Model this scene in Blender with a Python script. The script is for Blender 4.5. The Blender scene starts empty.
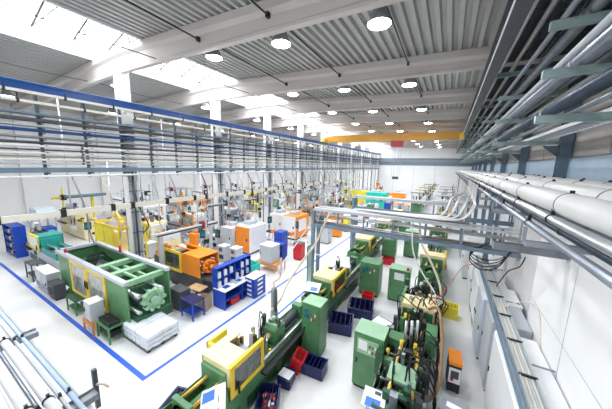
import bpy, bmesh, math, random
from mathutils import Vector, Matrix
random.seed(7)
PI = math.pi
scn = bpy.context.scene
col = scn.collection

# ------------------------------------------------------------------ materials
MATS = {}
def mat(name, rgb, rough=0.5, metal=0.0, var=0.06, scale=3.0, bump=0.0, emit=None, es=0.0, coat=0.0):
    if name in MATS: return MATS[name]
    m = bpy.data.materials.new(name); m.use_nodes = True
    nt = m.node_tree; p = nt.nodes['Principled BSDF']
    p.inputs['Roughness'].default_value = rough
    p.inputs['Metallic'].default_value = metal
    p.inputs['Coat Weight'].default_value = coat
    if emit:
        p.inputs['Base Color'].default_value = (*rgb, 1)
        p.inputs['Emission Color'].default_value = (*emit, 1)
        p.inputs['Emission Strength'].default_value = es
    else:
        tc = nt.nodes.new('ShaderNodeTexCoord')
        n = nt.nodes.new('ShaderNodeTexNoise'); n.inputs['Scale'].default_value = scale
        n.inputs['Detail'].default_value = 5
        nt.links.new(tc.outputs['Object'], n.inputs['Vector'])
        r = nt.nodes.new('ShaderNodeValToRGB')
        r.color_ramp.elements[0].position = 0.3; r.color_ramp.elements[1].position = 0.7
        r.color_ramp.elements[0].color = (*[max(0, c*(1-var)) for c in rgb], 1)
        r.color_ramp.elements[1].color = (*[min(1, c*(1+var)) for c in rgb], 1)
        nt.links.new(n.outputs['Fac'], r.inputs['Fac'])
        nt.links.new(r.outputs['Color'], p.inputs['Base Color'])
        if bump:
            b = nt.nodes.new('ShaderNodeBump'); b.inputs['Strength'].default_value = bump
            n2 = nt.nodes.new('ShaderNodeTexNoise'); n2.inputs['Scale'].default_value = scale*5
            nt.links.new(tc.outputs['Object'], n2.inputs['Vector'])
            nt.links.new(n2.outputs['Fac'], b.inputs['Height'])
            nt.links.new(b.outputs['Normal'], p.inputs['Normal'])
    MATS[name] = m; return m

GREEN  = mat('machine_green', (0.085, 0.235, 0.10), 0.38, var=.12)
LGREEN = mat('pale_green', (0.29, 0.50, 0.31), 0.4, var=.08)
DGREEN = mat('dark_green', (0.022, 0.10, 0.045), 0.45, var=.2)
YELLOW = mat('safety_yellow', (0.82, 0.56, 0.03), 0.4, var=.06)
BYEL   = mat('bright_yellow', (0.86, 0.72, 0.06), 0.4, var=.06)
CREAM  = mat('cream_steel', (0.86, 0.73, 0.42), 0.42, var=.04)
TRUNK  = mat('ivory_trunking', (0.70, 0.67, 0.58), 0.4, var=.04)
ORANGE = mat('orange_steel', (0.88, 0.27, 0.02), 0.4, var=.05)
DORANGE= mat('orange_wood', (0.62, 0.24, 0.07), 0.6, var=.15)
BLUE   = mat('cobalt_blue', (0.012, 0.06, 0.42), 0.35, var=.08)
RAILBL = mat('crane_rail_blue', (0.006, 0.06, 0.25), 0.35, var=.06)
NAVY   = mat('navy_plastic', (0.006, 0.012, 0.09), 0.35, var=.2)
RED    = mat('red_plastic', (0.58, 0.012, 0.02), 0.4, var=.1)
DRED   = mat('dark_red', (0.22, 0.01, 0.03), 0.5)
TURQ   = mat('turquoise', (0.02, 0.58, 0.46), 0.4, var=.05)
TEAL   = mat('teal_steel', (0.02, 0.30, 0.27), 0.4, var=.08)
WHITE  = mat('white_paint', (0.82, 0.83, 0.84), 0.4, var=.03)
PWHITE = mat('white_pipe', (0.66, 0.67, 0.68), 0.28, var=.05, scale=1.5)
LGREY  = mat('light_grey', (0.50, 0.53, 0.57), 0.4, var=.05)
MGREY  = mat('mid_grey', (0.26, 0.28, 0.31), 0.45, var=.1)
DGREY  = mat('dark_grey', (0.07, 0.078, 0.09), 0.5, var=.15)
BLACK  = mat('black_rubber', (0.012, 0.013, 0.016), 0.5, var=.3)
BLGREY = mat('blue_grey_steel', (0.17, 0.24, 0.31), 0.45, 0.1, var=.1)
GRGREY = mat('green_grey_steel', (0.34, 0.45, 0.44), 0.45, 0.1, var=.1)
PALEBL = mat('pale_blue_steel', (0.42, 0.55, 0.68), 0.45, var=.05)
STEEL  = mat('bright_steel', (0.58, 0.60, 0.62), 0.28, 0.85, var=.08)
DSTEEL = mat('dull_steel', (0.26, 0.28, 0.31), 0.35, 0.8, var=.15)
GALV   = mat('galvanised_pipe', (0.30, 0.33, 0.38), 0.32, 0.55, var=.12)
DPIPE  = mat('dark_pipe', (0.05, 0.07, 0.10), 0.3, 0.3, var=.15)
GOLD   = mat('greased_brass_rod', (0.80, 0.52, 0.12), 0.3, 0.5, var=.1)
BROWN  = mat('brown_hose', (0.34, 0.19, 0.08), 0.5, var=.2)
BEIGEH = mat('beige_hose', (0.66, 0.55, 0.43), 0.45, var=.12)
CONC   = mat('concrete_wall', (0.46, 0.43, 0.40), 0.8, var=.06, scale=.8)
BEAMM  = mat('beam_concrete', (0.60, 0.555, 0.53), 0.8, var=.03, scale=.5)
WALLM  = mat('wall_white', (0.84, 0.84, 0.84), 0.7, var=.025, scale=.6)
COLM   = mat('column_white', (0.82, 0.82, 0.82), 0.7, var=.02, scale=.6)
DECKM  = mat('roof_deck_metal', (0.47, 0.475, 0.465), 0.45, 0.15, var=.05, scale=.7)
PLASTIC= mat('clear_plastic_sheet', (0.66, 0.70, 0.76), 0.22, var=.10, scale=5, bump=.5, coat=.3)
WINDK  = mat('dark_safety_glass', (0.05, 0.06, 0.06), 0.1, var=.5, scale=6, coat=.5)
WINLT  = mat('dusty_safety_glass', (0.28, 0.29, 0.27), 0.12, var=.35, scale=5, coat=.5)
PAPER  = mat('paper', (0.85, 0.86, 0.88), 0.6, var=.02)
WOOD   = mat('pale_wood', (0.55, 0.36, 0.18), 0.6, var=.15)
CARD   = mat('cardboard', (0.52, 0.38, 0.24), 0.8, var=.1)
SCREEN = mat('teal_screen', (0.03, 0.16, 0.18), 0.15, var=.6, scale=9)
LAMPE  = mat('lamp_glass', (1, 1, 1), 0.4, emit=(0.93, 0.96, 1.0), es=95)
ACRYL  = mat('pale_blue_acrylic', (0.60, 0.72, 0.82), 0.15, var=.06)
SKY    = mat('opal_skylight_glazing', (0.9, 0.95, 1), 0.4, emit=(0.95, 0.975, 1.0), es=4.6)
def floor_mat():
    m = bpy.data.materials.new('floor_resin'); m.use_nodes = True
    nt = m.node_tree; p = nt.nodes['Principled BSDF']
    tc = nt.nodes.new('ShaderNodeTexCoord')
    n = nt.nodes.new('ShaderNodeTexNoise'); n.inputs['Scale'].default_value = 0.5; n.inputs['Detail'].default_value = 4; n.inputs['Roughness'].default_value = .5
    r = nt.nodes.new('ShaderNodeValToRGB')
    r.color_ramp.elements[0].position = .32; r.color_ramp.elements[0].color = (.70, .70, .69, 1)
    r.color_ramp.elements[1].position = .62; r.color_ramp.elements[1].color = (.80, .80, .795, 1)
    n2 = nt.nodes.new('ShaderNodeTexNoise'); n2.inputs['Scale'].default_value = 2.4; n2.inputs['Detail'].default_value = 3
    r2 = nt.nodes.new('ShaderNodeValToRGB')
    r2.color_ramp.elements[0].color = (.3, .3, .3, 1); r2.color_ramp.elements[1].color = (.42, .42, .42, 1)
    for a in (n, n2): nt.links.new(tc.outputs['Object'], a.inputs['Vector'])
    nt.links.new(n.outputs['Fac'], r.inputs['Fac']); nt.links.new(r.outputs['Color'], p.inputs['Base Color'])
    nt.links.new(n2.outputs['Fac'], r2.inputs['Fac']); nt.links.new(r2.outputs['Color'], p.inputs['Roughness'])
    return m
FLOORM = floor_mat()

# ------------------------------------------------------------------ mesh builder
class MB:
    def __init__(s): s.v = []; s.f = []; s.m = []; s.sm = []; s.mats = []
    def mi(s, m):
        if m is None: return 0
        if m not in s.mats: s.mats.append(m)
        return s.mats.index(m)
    def face(s, idx, m, smooth=False): s.f.append(idx); s.m.append(s.mi(m)); s.sm.append(smooth)
    def box(s, x0, x1, y0, y1, z0, z1, m=None, rz=0, rx=0, ry=0):
        if x0 > x1: x0, x1 = x1, x0
        if y0 > y1: y0, y1 = y1, y0
        if z0 > z1: z0, z1 = z1, z0
        b = len(s.v)
        pts = [(x, y, z) for x in (x0, x1) for y in (y0, y1) for z in (z0, z1)]
        if rz or rx or ry:
            c = Vector(((x0+x1)/2, (y0+y1)/2, (z0+z1)/2))
            R = Matrix.Rotation(rz, 3, 'Z') @ Matrix.Rotation(ry, 3, 'Y') @ Matrix.Rotation(rx, 3, 'X')
            pts = [tuple(R @ (Vector(p)-c) + c) for p in pts]
        s.v += pts
        for q in ((0,1,3,2),(4,6,7,5),(0,4,5,1),(2,3,7,6),(0,2,6,4),(1,5,7,3)):
            s.face([b+i for i in q], m)
        return s
    def cyl(s, p0, p1, r0, r1=None, m=None, n=14, caps=True):
        p0 = Vector(p0); p1 = Vector(p1)
        if r1 is None: r1 = r0
        d = (p1-p0).normalized()
        a = Vector((0,0,1)) if abs(d.z) < .9 else Vector((1,0,0))
        u = d.cross(a).normalized(); w = d.cross(u)
        b = len(s.v)
        for p, r in ((p0, r0), (p1, r1)):
            for k in range(n):
                t = 2*PI*k/n; s.v.append(tuple(p + u*math.cos(t)*r + w*math.sin(t)*r))
        for k in range(n):
            k2 = (k+1) % n; s.face([b+k, b+k2, b+n+k2, b+n+k], m, True)
        if caps:
            s.face([b+k for k in range(n)][::-1], m); s.face([b+n+k for k in range(n)], m)
        return s
    def tube(s, pts, r, m=None, n=8, sub=6):
        P = [Vector(p) for p in pts]
        if len(P) > 2 and sub > 1:
            Q = []
            for i in range(len(P)-1):
                a = P[max(i-1,0)]; b_ = P[i]; c = P[i+1]; d = P[min(i+2,len(P)-1)]
                for k in range(sub):
                    t = k/sub
                    Q.append(0.5*((2*b_)+(c-a)*t+(2*a-5*b_+4*c-d)*t*t+(-a+3*b_-3*c+d)*t**3))
            Q.append(P[-1]); P = Q
        b = len(s.v); u = None
        for i, p in enumerate(P):
            d = (P[min(i+1,len(P)-1)]-P[max(i-1,0)]).normalized()
            if u is None:
                a = Vector((0,0,1)) if abs(d.z) < .9 else Vector((1,0,0)); u = d.cross(a).normalized()
            else:
                u = (u - d*u.dot(d)).normalized()
            w = d.cross(u)
            for k in range(n):
                t = 2*PI*k/n; s.v.append(tuple(p+u*math.cos(t)*r+w*math.sin(t)*r))
        for i in range(len(P)-1):
            for k in range(n):
                k2 = (k+1)%n; s.face([b+i*n+k, b+i*n+k2, b+(i+1)*n+k2, b+(i+1)*n+k], m, True)
        s.face([b+k for k in range(n)][::-1], m); e = b+(len(P)-1)*n; s.face([e+k for k in range(n)], m)
        return s
    def lathe(s, prof, c=(0,0,0), m=None, n=20, sx=1, sy=1):
        b = len(s.v)
        for r, z in prof:
            for k in range(n):
                t = 2*PI*k/n; s.v.append((c[0]+r*sx*math.cos(t), c[1]+r*sy*math.sin(t), c[2]+z))
        for i in range(len(prof)-1):
            for k in range(n):
                k2 = (k+1)%n; s.face([b+i*n+k, b+i*n+k2, b+(i+1)*n+k2, b+(i+1)*n+k], m, True)
        return s
    def prism(s, poly, a0, a1, axis='y', m=None):
        b = len(s.v); n = len(poly)
        for a in (a0, a1):
            for p, q in poly:
                s.v.append({'y':(p,a,q),'x':(a,p,q),'z':(p,q,a)}[axis])
        for k in range(n):
            k2 = (k+1)%n; s.face([b+k, b+k2, b+n+k2, b+n+k], m)
        s.face([b+k for k in range(n)][::-1], m); s.face([b+n+k for k in range(n)], m)
        return s
    def frame(s, a0, a1, z0, z1, w, y0, y1, m=None, axis='y'):
        # rectangular frame lying in the plane across `axis`
        for (p0,p1,q0,q1) in ((a0,a0+w,z0,z1),(a1-w,a1,z0,z1),(a0+w,a1-w,z0,z0+w),(a0+w,a1-w,z1-w,z1)):
            if axis == 'y': s.box(p0,p1,y0,y1,q0,q1,m)
            elif axis == 'x': s.box(y0,y1,p0,p1,q0,q1,m)
            else: s.box(p0,p1,q0,q1,y0,y1,m)
        return s
    def build(s, name, m=None, parent=None, bevel=0.0, label=None):
        me = bpy.data.meshes.new(name); me.from_pydata(s.v, [], s.f)
        mats = s.mats if s.mats else [m]
        if m is not None and s.mats and None in s.mats: pass
        for x in mats: me.materials.append(x)
        me.polygons.foreach_set('material_index', s.m if s.mats else [0]*len(s.f))
        me.polygons.foreach_set('use_smooth', s.sm)
        bm = bmesh.new(); bm.from_mesh(me); bmesh.ops.recalc_face_normals(bm, faces=bm.faces); bm.to_mesh(me); bm.free()
        me.update()
        o = bpy.data.objects.new(name, me); col.objects.link(o)
        if parent: o.parent = parent
        if bevel:
            bv = o.modifiers.new('edge', 'BEVEL'); bv.width = bevel; bv.segments = 2; bv.limit_method = 'ANGLE'
        if label: o['label'] = label
        return o

def thing(name, label, cat, loc=(0,0,0), rz=0, group=None):
    o = bpy.data.objects.new(name, None); col.objects.link(o); o.empty_display_size = .2
    o.location = loc; o.rotation_euler = (0,0,rz); o['label'] = label; o['category'] = cat
    if group: o['group'] = group
    return o
def tag(o, label, cat, group=None, kind=None):
    o['label'] = label; o['category'] = cat
    if group: o['group'] = group
    if kind: o['kind'] = kind
    return o
def struct(name, b, m=None, **k):
    o = b.build(name, m, **k); o['kind'] = 'structure'; return o
def B(*a, m): return MB().box(*a).build  # (unused shortcut)
def copy_tree(o, loc=None, rz=None, label=None, parent=None):
    c = o.copy(); col.objects.link(c); c.parent = parent
    if loc is not None: c.location = loc
    if rz is not None: c.rotation_euler = (0,0,rz)
    if label: c['label'] = label
    for ch in list(o.children): copy_tree(ch, parent=c)
    return c

# ------------------------------------------------------------------ the hall
YA, YB = -8.0, 64.0           # back and far end
XL, XC, XR = -35.4, -15.75, 4.1
BAYS = [7.36+6.2*k for k in range(-2, 10)]
b = MB(); b.box(XL-.3, XR+.3, YA-.3, YB+.3, -.2, 0); struct('floor', b, FLOORM)
def line(n, x0, x1, y0, y1, lab):
    b = MB(); b.box(x0, x1, y0, y1, 0.0, .004); o = struct('trim_%d' % n, b, mat('floor_line_blue', (.03,.12,.62), .4, var=.1)); o['label'] = lab
line(1, -24, -7.35, 3.28, 3.42, 'blue line painted on the floor along the big machine row')
line(2, -7.47, -7.35, 3.42, 58, 'blue line painted along the left side of the aisle')
line(3, -24, -6.6, 1.96, 2.08, 'blue line painted on the floor under the pipe rack')
line(4, -5.98, -5.87, 8.0, 58, 'blue line painted along the right side of the aisle')

def corr(x0, z0, x1, z1, y0, y1):
    P = .36; D = .16; n = int(abs(x1-x0)/P); b = MB(); pts = []
    for i in range(n+1):
        bx = x0 + (x1-x0)*i/n; st = (x1-x0)/n
        for fx, fz in ((0,0),(.42,0),(.54,1),(.88,1)):
            x = bx+fx*st
            if (x-x1)*(1 if x1>x0 else -1) > 0: continue
            z = z0+(z1-z0)*(x-x0)/(x1-x0); pts.append((x, z+fz*D))
    for y in (y0, y1):
        for x, z in pts: b.v.append((x, y, z))
    m = len(pts)
    for i in range(m-1): b.face([i, i+1, m+i+1, m+i], None)
    # closed top skin above the ribs
    k = len(b.v); b.v += [(x0,y0,z0+.22),(x1,y0,z1+.22),(x1,y1,z1+.22),(x0,y1,z0+.22)]; b.face([k,k+1,k+2,k+3], None)
    return b
SKR, SKL = -13.2, -18.3
def ztop(x):                   # underside of the roof deck
    return 12.28 - .047*abs(x-XC) if True else 0
b = corr(SKR, ztop(SKR), XR, ztop(XR), YA, YB)
c2 = corr(SKL, ztop(SKL), XL, ztop(XL), YA, YB)
k = len(b.v); b.v += c2.v; b.f += [[i+k for i in f] for f in c2.f]; b.m += c2.m; b.sm += c2.sm
struct('ceiling', b, DECKM)
# precast roof beams
def beam(y):
    b = MB()
    secs = []
    for x in (XL, SKL, XC-.4, XC+.4, SKR, XR):
        zt = ztop(x)-.01; zb = 11.10-.024*abs(x-XC)
        h = [( -.12, zb),( .12, zb),( .12, zb+.10),( .09, zb+.16),( .09, zt-.42),( .22, zt-.28),( .22, zt),( -.22, zt),( -.22, zt-.28),( -.09, zt-.42),( -.09, zb+.16),( -.12, zb+.10)]
        secs.append([(x, y+p, q) for p, q in h])
    n = 12
    for s_ in secs: b.v += s_
    for i in range(len(secs)-1):
        for k in range(n):
            k2 = (k+1)%n; b.face([i*n+k, i*n+k2, (i+1)*n+k2, (i+1)*n+k], None)
    b.face(list(range(n))[::-1], None); e = (len(secs)-1)*n; b.face([e+k for k in range(n)], None)
    return b
for i, y in enumerate(BAYS):
    if i == 0: bo = beam(0); o = struct('roof_beam', bo, BEAMM); b0 = o
    else: o = b0.copy(); col.objects.link(o)
    o.location = (0, y, 0)
    # column under the valley of the beam
    if i == 0:
        b = MB(); b.box(XC-.27, XC+.27, -.27, .27, 0, 11.2); b.box(XC-.27, XC+.62, -.2, .2, 8.9, 9.2).box(XC+.27, XC+.36, -.2, .2, 8.45, 8.9)
        c0 = struct('column', b, COLM, bevel=.02); c = c0
    else: c = c0.copy(); col.objects.link(c)
    c.location = (0, y, 0)
# skylight: curb, bars, ridge glazing
zc = ztop(SKR)
b = MB()
for x in (SKR, SKL):
    b.box(x-.08, x+.08, YA, YB, zc-.05, zc+.75)
struct('trim_5', b, WHITE)
b = MB()
for s_ in (-1, 1):
    x0 = XC + s_*2.63
    b.face([len(b.v)+i for i in range(4)], None); b.v += [(x0, YA, zc+.75),(XC, YA, zc+1.55),(XC, YB, zc+1.55),(x0, YB, zc+.75)]
struct('window_1', b, SKY)
b = MB(); y = YA+.4
while y < YB:
    for s_ in (-1, 1):
        b.cyl((XC+s_*2.58, y, zc+.66), (XC, y, zc+1.42), .055, n=6)
    b.cyl((XC-2.55, y, zc+.66), (XC+2.55, y, zc+.66), .03, n=6)
    y += 1.55
for k in range(11):
    b.cyl((SKR, YA+2+k*6.2, zc+.6), (SKL, YA+5.1+k*6.2, zc+.6), .04, n=6)
b.box(XC-.05, XC+.05, YA, YB, zc+1.42, zc+1.52)
o = struct('window_frame', b, DGREY); o.parent = bpy.data.objects['window_1']

# walls
b = MB(); b.box(XL-.3, XR+.3, YB, YB+.3, 0, 12.6); struct('wall_far', b, WALLM)
b = MB(); b.box(XL, XR, YB-.12, YB, 6.9, 8.55); o = struct('trim_6', b, BLGREY)
b = MB(); b.box(XL, XR, YB-.3, YB-.12, 7.7, 8.2); o = struct('trim_7', b, MGREY)
b = MB()
for i in range(9): b.box(XL+4.5*i+1, XL+4.5*i+1.07, YB-.03, YB, 0, 6.9)
struct('trim_8', b, LGREY)
b = MB(); b.box(XL-.3, XL, YA, YB, 0, 12.6); struct('wall_left', b, WALLM)
b = MB()
for i, y in enumerate(BAYS): b.box(XL, XL+.4, y-.25, y+.25, 0, 11)
struct('trim_9', b, COLM)
b = MB(); b.box(XL-.3, XR+.3, YA-.3, YA, 0, 12.6); struct('wall_back', b, WALLM)
b = MB(); b.box(XR, XR+.3, YA, YB, 0, 12.6, WALLM)
struct('wall_right', b)
b = MB()                        # upper concrete panels of the right wall
y = YA+.3
while y < YB-3: b.box(XR-.08, XR, y, y+3.04, 7.0, 11.3); y += 3.1
struct('trim_10', b, CONC, bevel=.02)
b = MB(); b.box(XR-.16, XR, YA, YB, 6.15, 6.95); struct('trim_11', b, PALEBL)
b = MB()
for i, y in enumerate(BAYS): b.box(XR-.5, XR, y-.2, y+.2, 0, 6.15)
struct('trim_12', b, COLM, bevel=.02)
b = MB(); y = YA+1.2            # joints between white lower panels
while y < YB: b.box(XR-.012, XR, y, y+.03, 0, 6.1); y += 3.1
b.box(XR-.012, XR, YA, YB, 3.2, 3.23)
struct('trim_13', b, LGREY)

b = MB(); b.box(2.35, 2.5, YA, 8.9, 0, 5.3); struct('wall_partition', b, WALLM)
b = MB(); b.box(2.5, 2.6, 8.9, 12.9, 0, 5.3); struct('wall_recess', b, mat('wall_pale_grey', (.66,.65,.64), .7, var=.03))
b = MB(); b.box(2.343, 2.35, 6.6, 6.62, 0, 5.3).box(2.343, 2.35, 4.0, 4.02, 0, 5.3).box(2.343, 2.35, YA, 8.9, 2.95, 2.965); struct('trim_14', b, LGREY)
# ------------------------------------------------------------------ overhead things
# blue crane rail on the columns and cream busbar rails with clips
def rail_thing(name, label, cat, shape, m, group=None, clips=None, clipm=BLACK):
    t = thing(name, label, cat, (0,0,0), 0, group)
    b = MB(); shape(b); b.build('rail', m, t)
    if clips:
        for ys in clips:
            c = MB(); ys(c); c.build('clip', clipm, t)
    return t
t = thing('crane_runway_beam', 'long blue crane runway beam fixed along the left white columns', 'crane rail', (-15.2, 0, 9.22))
b = MB(); b.box(-.14,.14,YA,YB-.4,0,.05).box(-.14,.14,YA,YB-.4,.29,.34).box(-.03,.03,YA,YB-.4,.05,.29); b.box(.06,.10,YA,YB-.4,.0,.34); b.build('girder', RAILBL, t)
MB().box(-.03,.03,YA,YB-.4,.34,.38).build('running_rail', PALEBL, t)
t = thing('crane_runway_beam', 'dark crane runway girder with pale lower edge above the right pipe racks', 'crane rail', (1.0, 0, 9.75))
b = MB(); b.box(-.2,.12,YA,YB-.4,0,.05).box(-.2,.12,YA,YB-.4,.6,.66).box(-.07,-.02,YA,YB-.4,.05,.6); b.build('girder', DGREY, t)
MB().box(-.225,-.2,YA,YB-.4,-.005,.055).build('edge_strip', WHITE, t, label='white edge strip')

for (x, z, nm) in ((-14.85, 9.12, 'upper'), (-14.75, 8.74, 'lower')):
    t = thing('busbar_trunking', 'ivory busbar trunking under the blue crane beam, %s of two' % nm, 'busbar', (x,0,z))
    MB().box(-.05,.05,YA,YB-1,-.05,.05).build('trunking', TRUNK, t)
    cm = MB().box(-.06,.06,-.04,.04,-.09,.06).box(-.015,.015,-.015,.015,.06,.22 if nm=='upper' else .30)
    c0 = cm.build('clip', BLACK, t); y = 1.2
    c0.location = (0, y, 0)
    for k in range(22):
        y += 1.7 + .3*(nm=='lower') + (.05*k)
        if y > 60: break
        c = c0.copy(); col.objects.link(c); c.parent = t; c.location = (0, y, 0)

# left rack: trays and pipes in tiers below the crane beam
tiers = [  # x, z, half width, half height, material, label
 (-15.3, 8.34, .16, .05, BLGREY, 'blue-grey cable tray, top tier of the left rack'),
 (-15.3, 8.10, .13, .07, DGREY, 'dark grey cable tray just under the top tier of the left rack'),
 (-15.3, 7.86, .17, .04, LGREY, 'light grey tray above the dark blue tray of the left rack'),
 (-15.3, 7.68, .12, .06, RAILBL, 'dark blue tray in the upper half of the left rack'),
 (-15.3, 7.40, .17, .045, MGREY, 'mid grey tray right under the dark blue tray of the left rack'),
 (-15.3, 7.18, .1, .05, DGREY, 'dark tray in the middle of the left rack'),
]
for (x, z, hw, hh, m, lab) in tiers:
    t = tag(MB().box(x-hw,x+hw,YA,YB-1,z-hh,z-hh+.02).box(x-hw,x-hw+.02,YA,YB-1,z-hh,z+hh).box(x+hw-.02,x+hw,YA,YB-1,z-hh,z+hh).build('cable_tray', m), lab, 'cable tray')
    t['group'] = 'cable trays of the left rack'; del t['group']
pl = [(-15.05,7.03,.05,PWHITE,'white pipe highest of the thin pipes on the left rack'),(-15.15,6.88,.035,DPIPE,'dark pipe second of the thin pipes on the left rack'),
      (-15.05,6.74,.045,TRUNK,'ivory pipe third of the thin pipes on the left rack'),(-15.15,6.60,.035,MGREY,'grey pipe fourth of the thin pipes on the left rack'),
      (-15.05,6.47,.045,TRUNK,'ivory pipe fifth of the thin pipes on the left rack'),(-15.1,6.32,.03,LGREY,'light grey pipe above the steel beam of the left rack')]
for (x, z, r, m, lab) in pl:
    t = thing('pipe', lab, 'pipe', (x, 0, z)); MB().cyl((0,YA,0),(0,YB-1,0),r,n=10).build('run', m, t)
    c0 = MB().box(-r-.02,r+.02,-.04,.04,-r-.02,r+.02).build('clamp', DGREY, t); c0.location = (0, 2, 0)
    for k in range(1, 14):
        c = c0.copy(); col.objects.link(c); c.parent = t; c.location = (0, 2+k*3.1, 0)
t = tag(MB().box(-15.42,-15.15,YA,YB-1,5.92,6.13).build('steel_beam', BLGREY), 'blue-grey steel beam at the foot of the left rack', 'beam')
t = thing('pipe', 'white pipe hanging lowest under the left rack beam', 'pipe', (-15.0,0,5.76)); MB().cyl((0,YA,0),(0,YB-1,0),.055,n=10).build('run', PWHITE, t)
# rack uprights: hang between crane beam brackets and the rack beam
r0 = None
for k in range(40):
    y = 2.35 + 1.55*k
    if y > 62: break
    if r0 is None:
        r0 = thing('rack_upright', 'blue-grey upright frame carrying the left rack trays', 'rack', (-15.3,y,5.65), 0, 'uprights of the left rack')
        MB().box(-.32,-.2,-.05,.05,0,3.65).build('post', mat('rack_post_grey',(.10,.13,.17),.45), r0)
        b = MB()
        for z in (2.58, 2.32, 2.12, 1.92, 1.66, 1.42, 1.15, .87, .58): b.box(-.29,.32,-.03,.03,z-.03,z)
        b.box(-.29,.2,-.04,.04,.2,.26)
        b.build('arm', DGREY, r0)
    else: copy_tree(r0, (-15.3,y,5.65))
# supply trunk with black clamps lower left
t = thing('supply_trunking', 'long ivory trunking with black clamps at head height of the left robots', 'trunking', (-13.6,0,4.32))
MB().box(-.06,.06,-2,44,-.12,.12).build('trunking', TRUNK, t)
c0 = MB().box(-.08,.08,-.09,.09,-.16,.16).build('clamp', BLACK, t); c0.location = (0,2.0,0)
for k in range(1,24):
    c = c0.copy(); col.objects.link(c); c.parent = t; c.location = (0, 2.0+k*1.45+(k%3)*.3, 0)
for k in range(7):
    b = MB(); b.box(-.03,.03,-.03,.03,0,1.53); o = b.build('hanger', LGREY, t); o.location = (0, 1.2+k*6.2, .12); o.scale = (1,1,.95)

# overhead lamps
def make_lamp(label, grp):
    t = thing('high_bay_lamp', label, 'lamp', (0,0,0), 0, grp)
    b = MB(); b.lathe([(.34,0),(.345,.02),(.33,.06),(.24,.26),(.2,.34),(.2,.36)], m=None, n=24); b.build('shade', MGREY, t)
    b = MB(); b.lathe([(.2,.36),(.2,.6),(.16,.64),(.001,.64)], n=20); b.box(-.02,.02,-.02,.02,.6,1.05); b.build('housing', DGREY, t)
    b = MB(); b.lathe([(.001,-.05),(.2,-.035),(.32,.02)], n=24); b.build('diffuser', LAMPE, t)
    return t
LR = [(-2.2,'right'),(-5.7,'middle'),(-9.2,'left')]
lamp0 = make_lamp('lit high bay lamp, right row of the main bay, first roof bay from the camera', None)
lamp0.location = (-2.2, 7.95, ztop(-2.2)-1.05)
first = True
ordn = ['first','second','third','fourth','fifth','sixth','seventh','eighth','ninth']
for k in range(9):
    for (x, nm) in LR:
        if k == 0 and x == -2.2: continue
        l = copy_tree(lamp0, (x, 7.95+6.2*k, ztop(x)-1.05))
        l['label'] = 'lit high bay lamp, %s row of the main bay, %s roof bay from the camera' % (nm, ordn[k])
for k in (-1,-2):
    for (x, nm) in LR:
        l = copy_tree(lamp0, (x, 7.95+6.2*k, ztop(x)-1.05)); l['label'] = 'lit high bay lamp behind the camera, %s row, %s roof bay back' % (nm, ('','first','second')[-k])
for k in range(8):
    l = copy_tree(lamp0, (-17.6, 8.0+6.2*k, 10.85)); l['label'] = 'lit high bay lamp just left of the white columns, %s roof bay from the camera' % ordn[k]
    l = copy_tree(lamp0, (-27, 5.4+6.2*k, ztop(-27)-1.05)); l['label'] = 'lit high bay lamp in the left side hall, %s roof bay from the camera' % ordn[k]
for i, (x, nm) in enumerate(LR):
    for k in range(-1, 8):
        y0 = 7.36+6.2*k
        n = 'black cable conduit running back from the %s lamp row to the %s roof beam' % (nm, ordn[k+1])
        z = 11.35
        b = MB(); b.cyl((x,y0+.25,z+.12),(x,y0+6.0,z),.03,n=6); b.box(x-.05,x+.05,y0+5.95,y0+6.1,z-.08,z+.08)
        tag(b.build('cable_conduit', BLACK), n, 'conduit')
# long roof cables across the skylight bays at the left
for j,(x,nm) in enumerate(((-12.3,'right'),(-19.5,'left'))):
    for k in range(0, 6):
        y0 = 1.16+6.2*k
        b = MB(); b.tube([(x,y0+.1,11.25),(x,y0+3.1,11.12),(x,y0+6.1,11.2)],.022,n=6)
        tag(b.build('cable_conduit', DGREY), 'thin dark roof cable on the %s side of the skylight, %s bay from the camera' % (nm, ordn[k]), 'conduit')

# yellow crane bridge
t = thing('overhead_crane', 'yellow overhead travelling crane spanning the hall with red hoist', 'crane', (0, 31, 9.55))
b = MB(); b.prism([(-14.6,.12),(-13.2,-.1),(-.7,-.1),(.7,.1),(.7,.65),(-.7,.78),(-13.4,.78),(-14.6,.65)], -.25, .25, 'y')
b.build('bridge_girder', mat('crane_yellow', (.55,.26,.025), .45), t, bevel=.02)
for x in (-14.7, .75): MB().box(x-.2,x+.2,-1.1,1.1,-.02,.42).build('end_carriage', YELLOW, t, bevel=.02)
h = MB().box(-6.2,-4.9,-.5,.5,-.75,-.1).cyl((-6.0,0,-.45),(-5.1,0,-.45),.3,n=14).build('hoist', mat('hoist_red',(.3,.015,.02),.5), t, label='red hoist trolley')
for dx in (-6.0, -5.75, -5.35, -5.1): MB().cyl((dx,0,-4.2),(dx,0,-.7),.015,n=5).build('chain', MGREY, t)
MB().box(-5.9,-5.2,-.1,.1,-4.5,-4.2).build('hook_block', DGREY, t)

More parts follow.
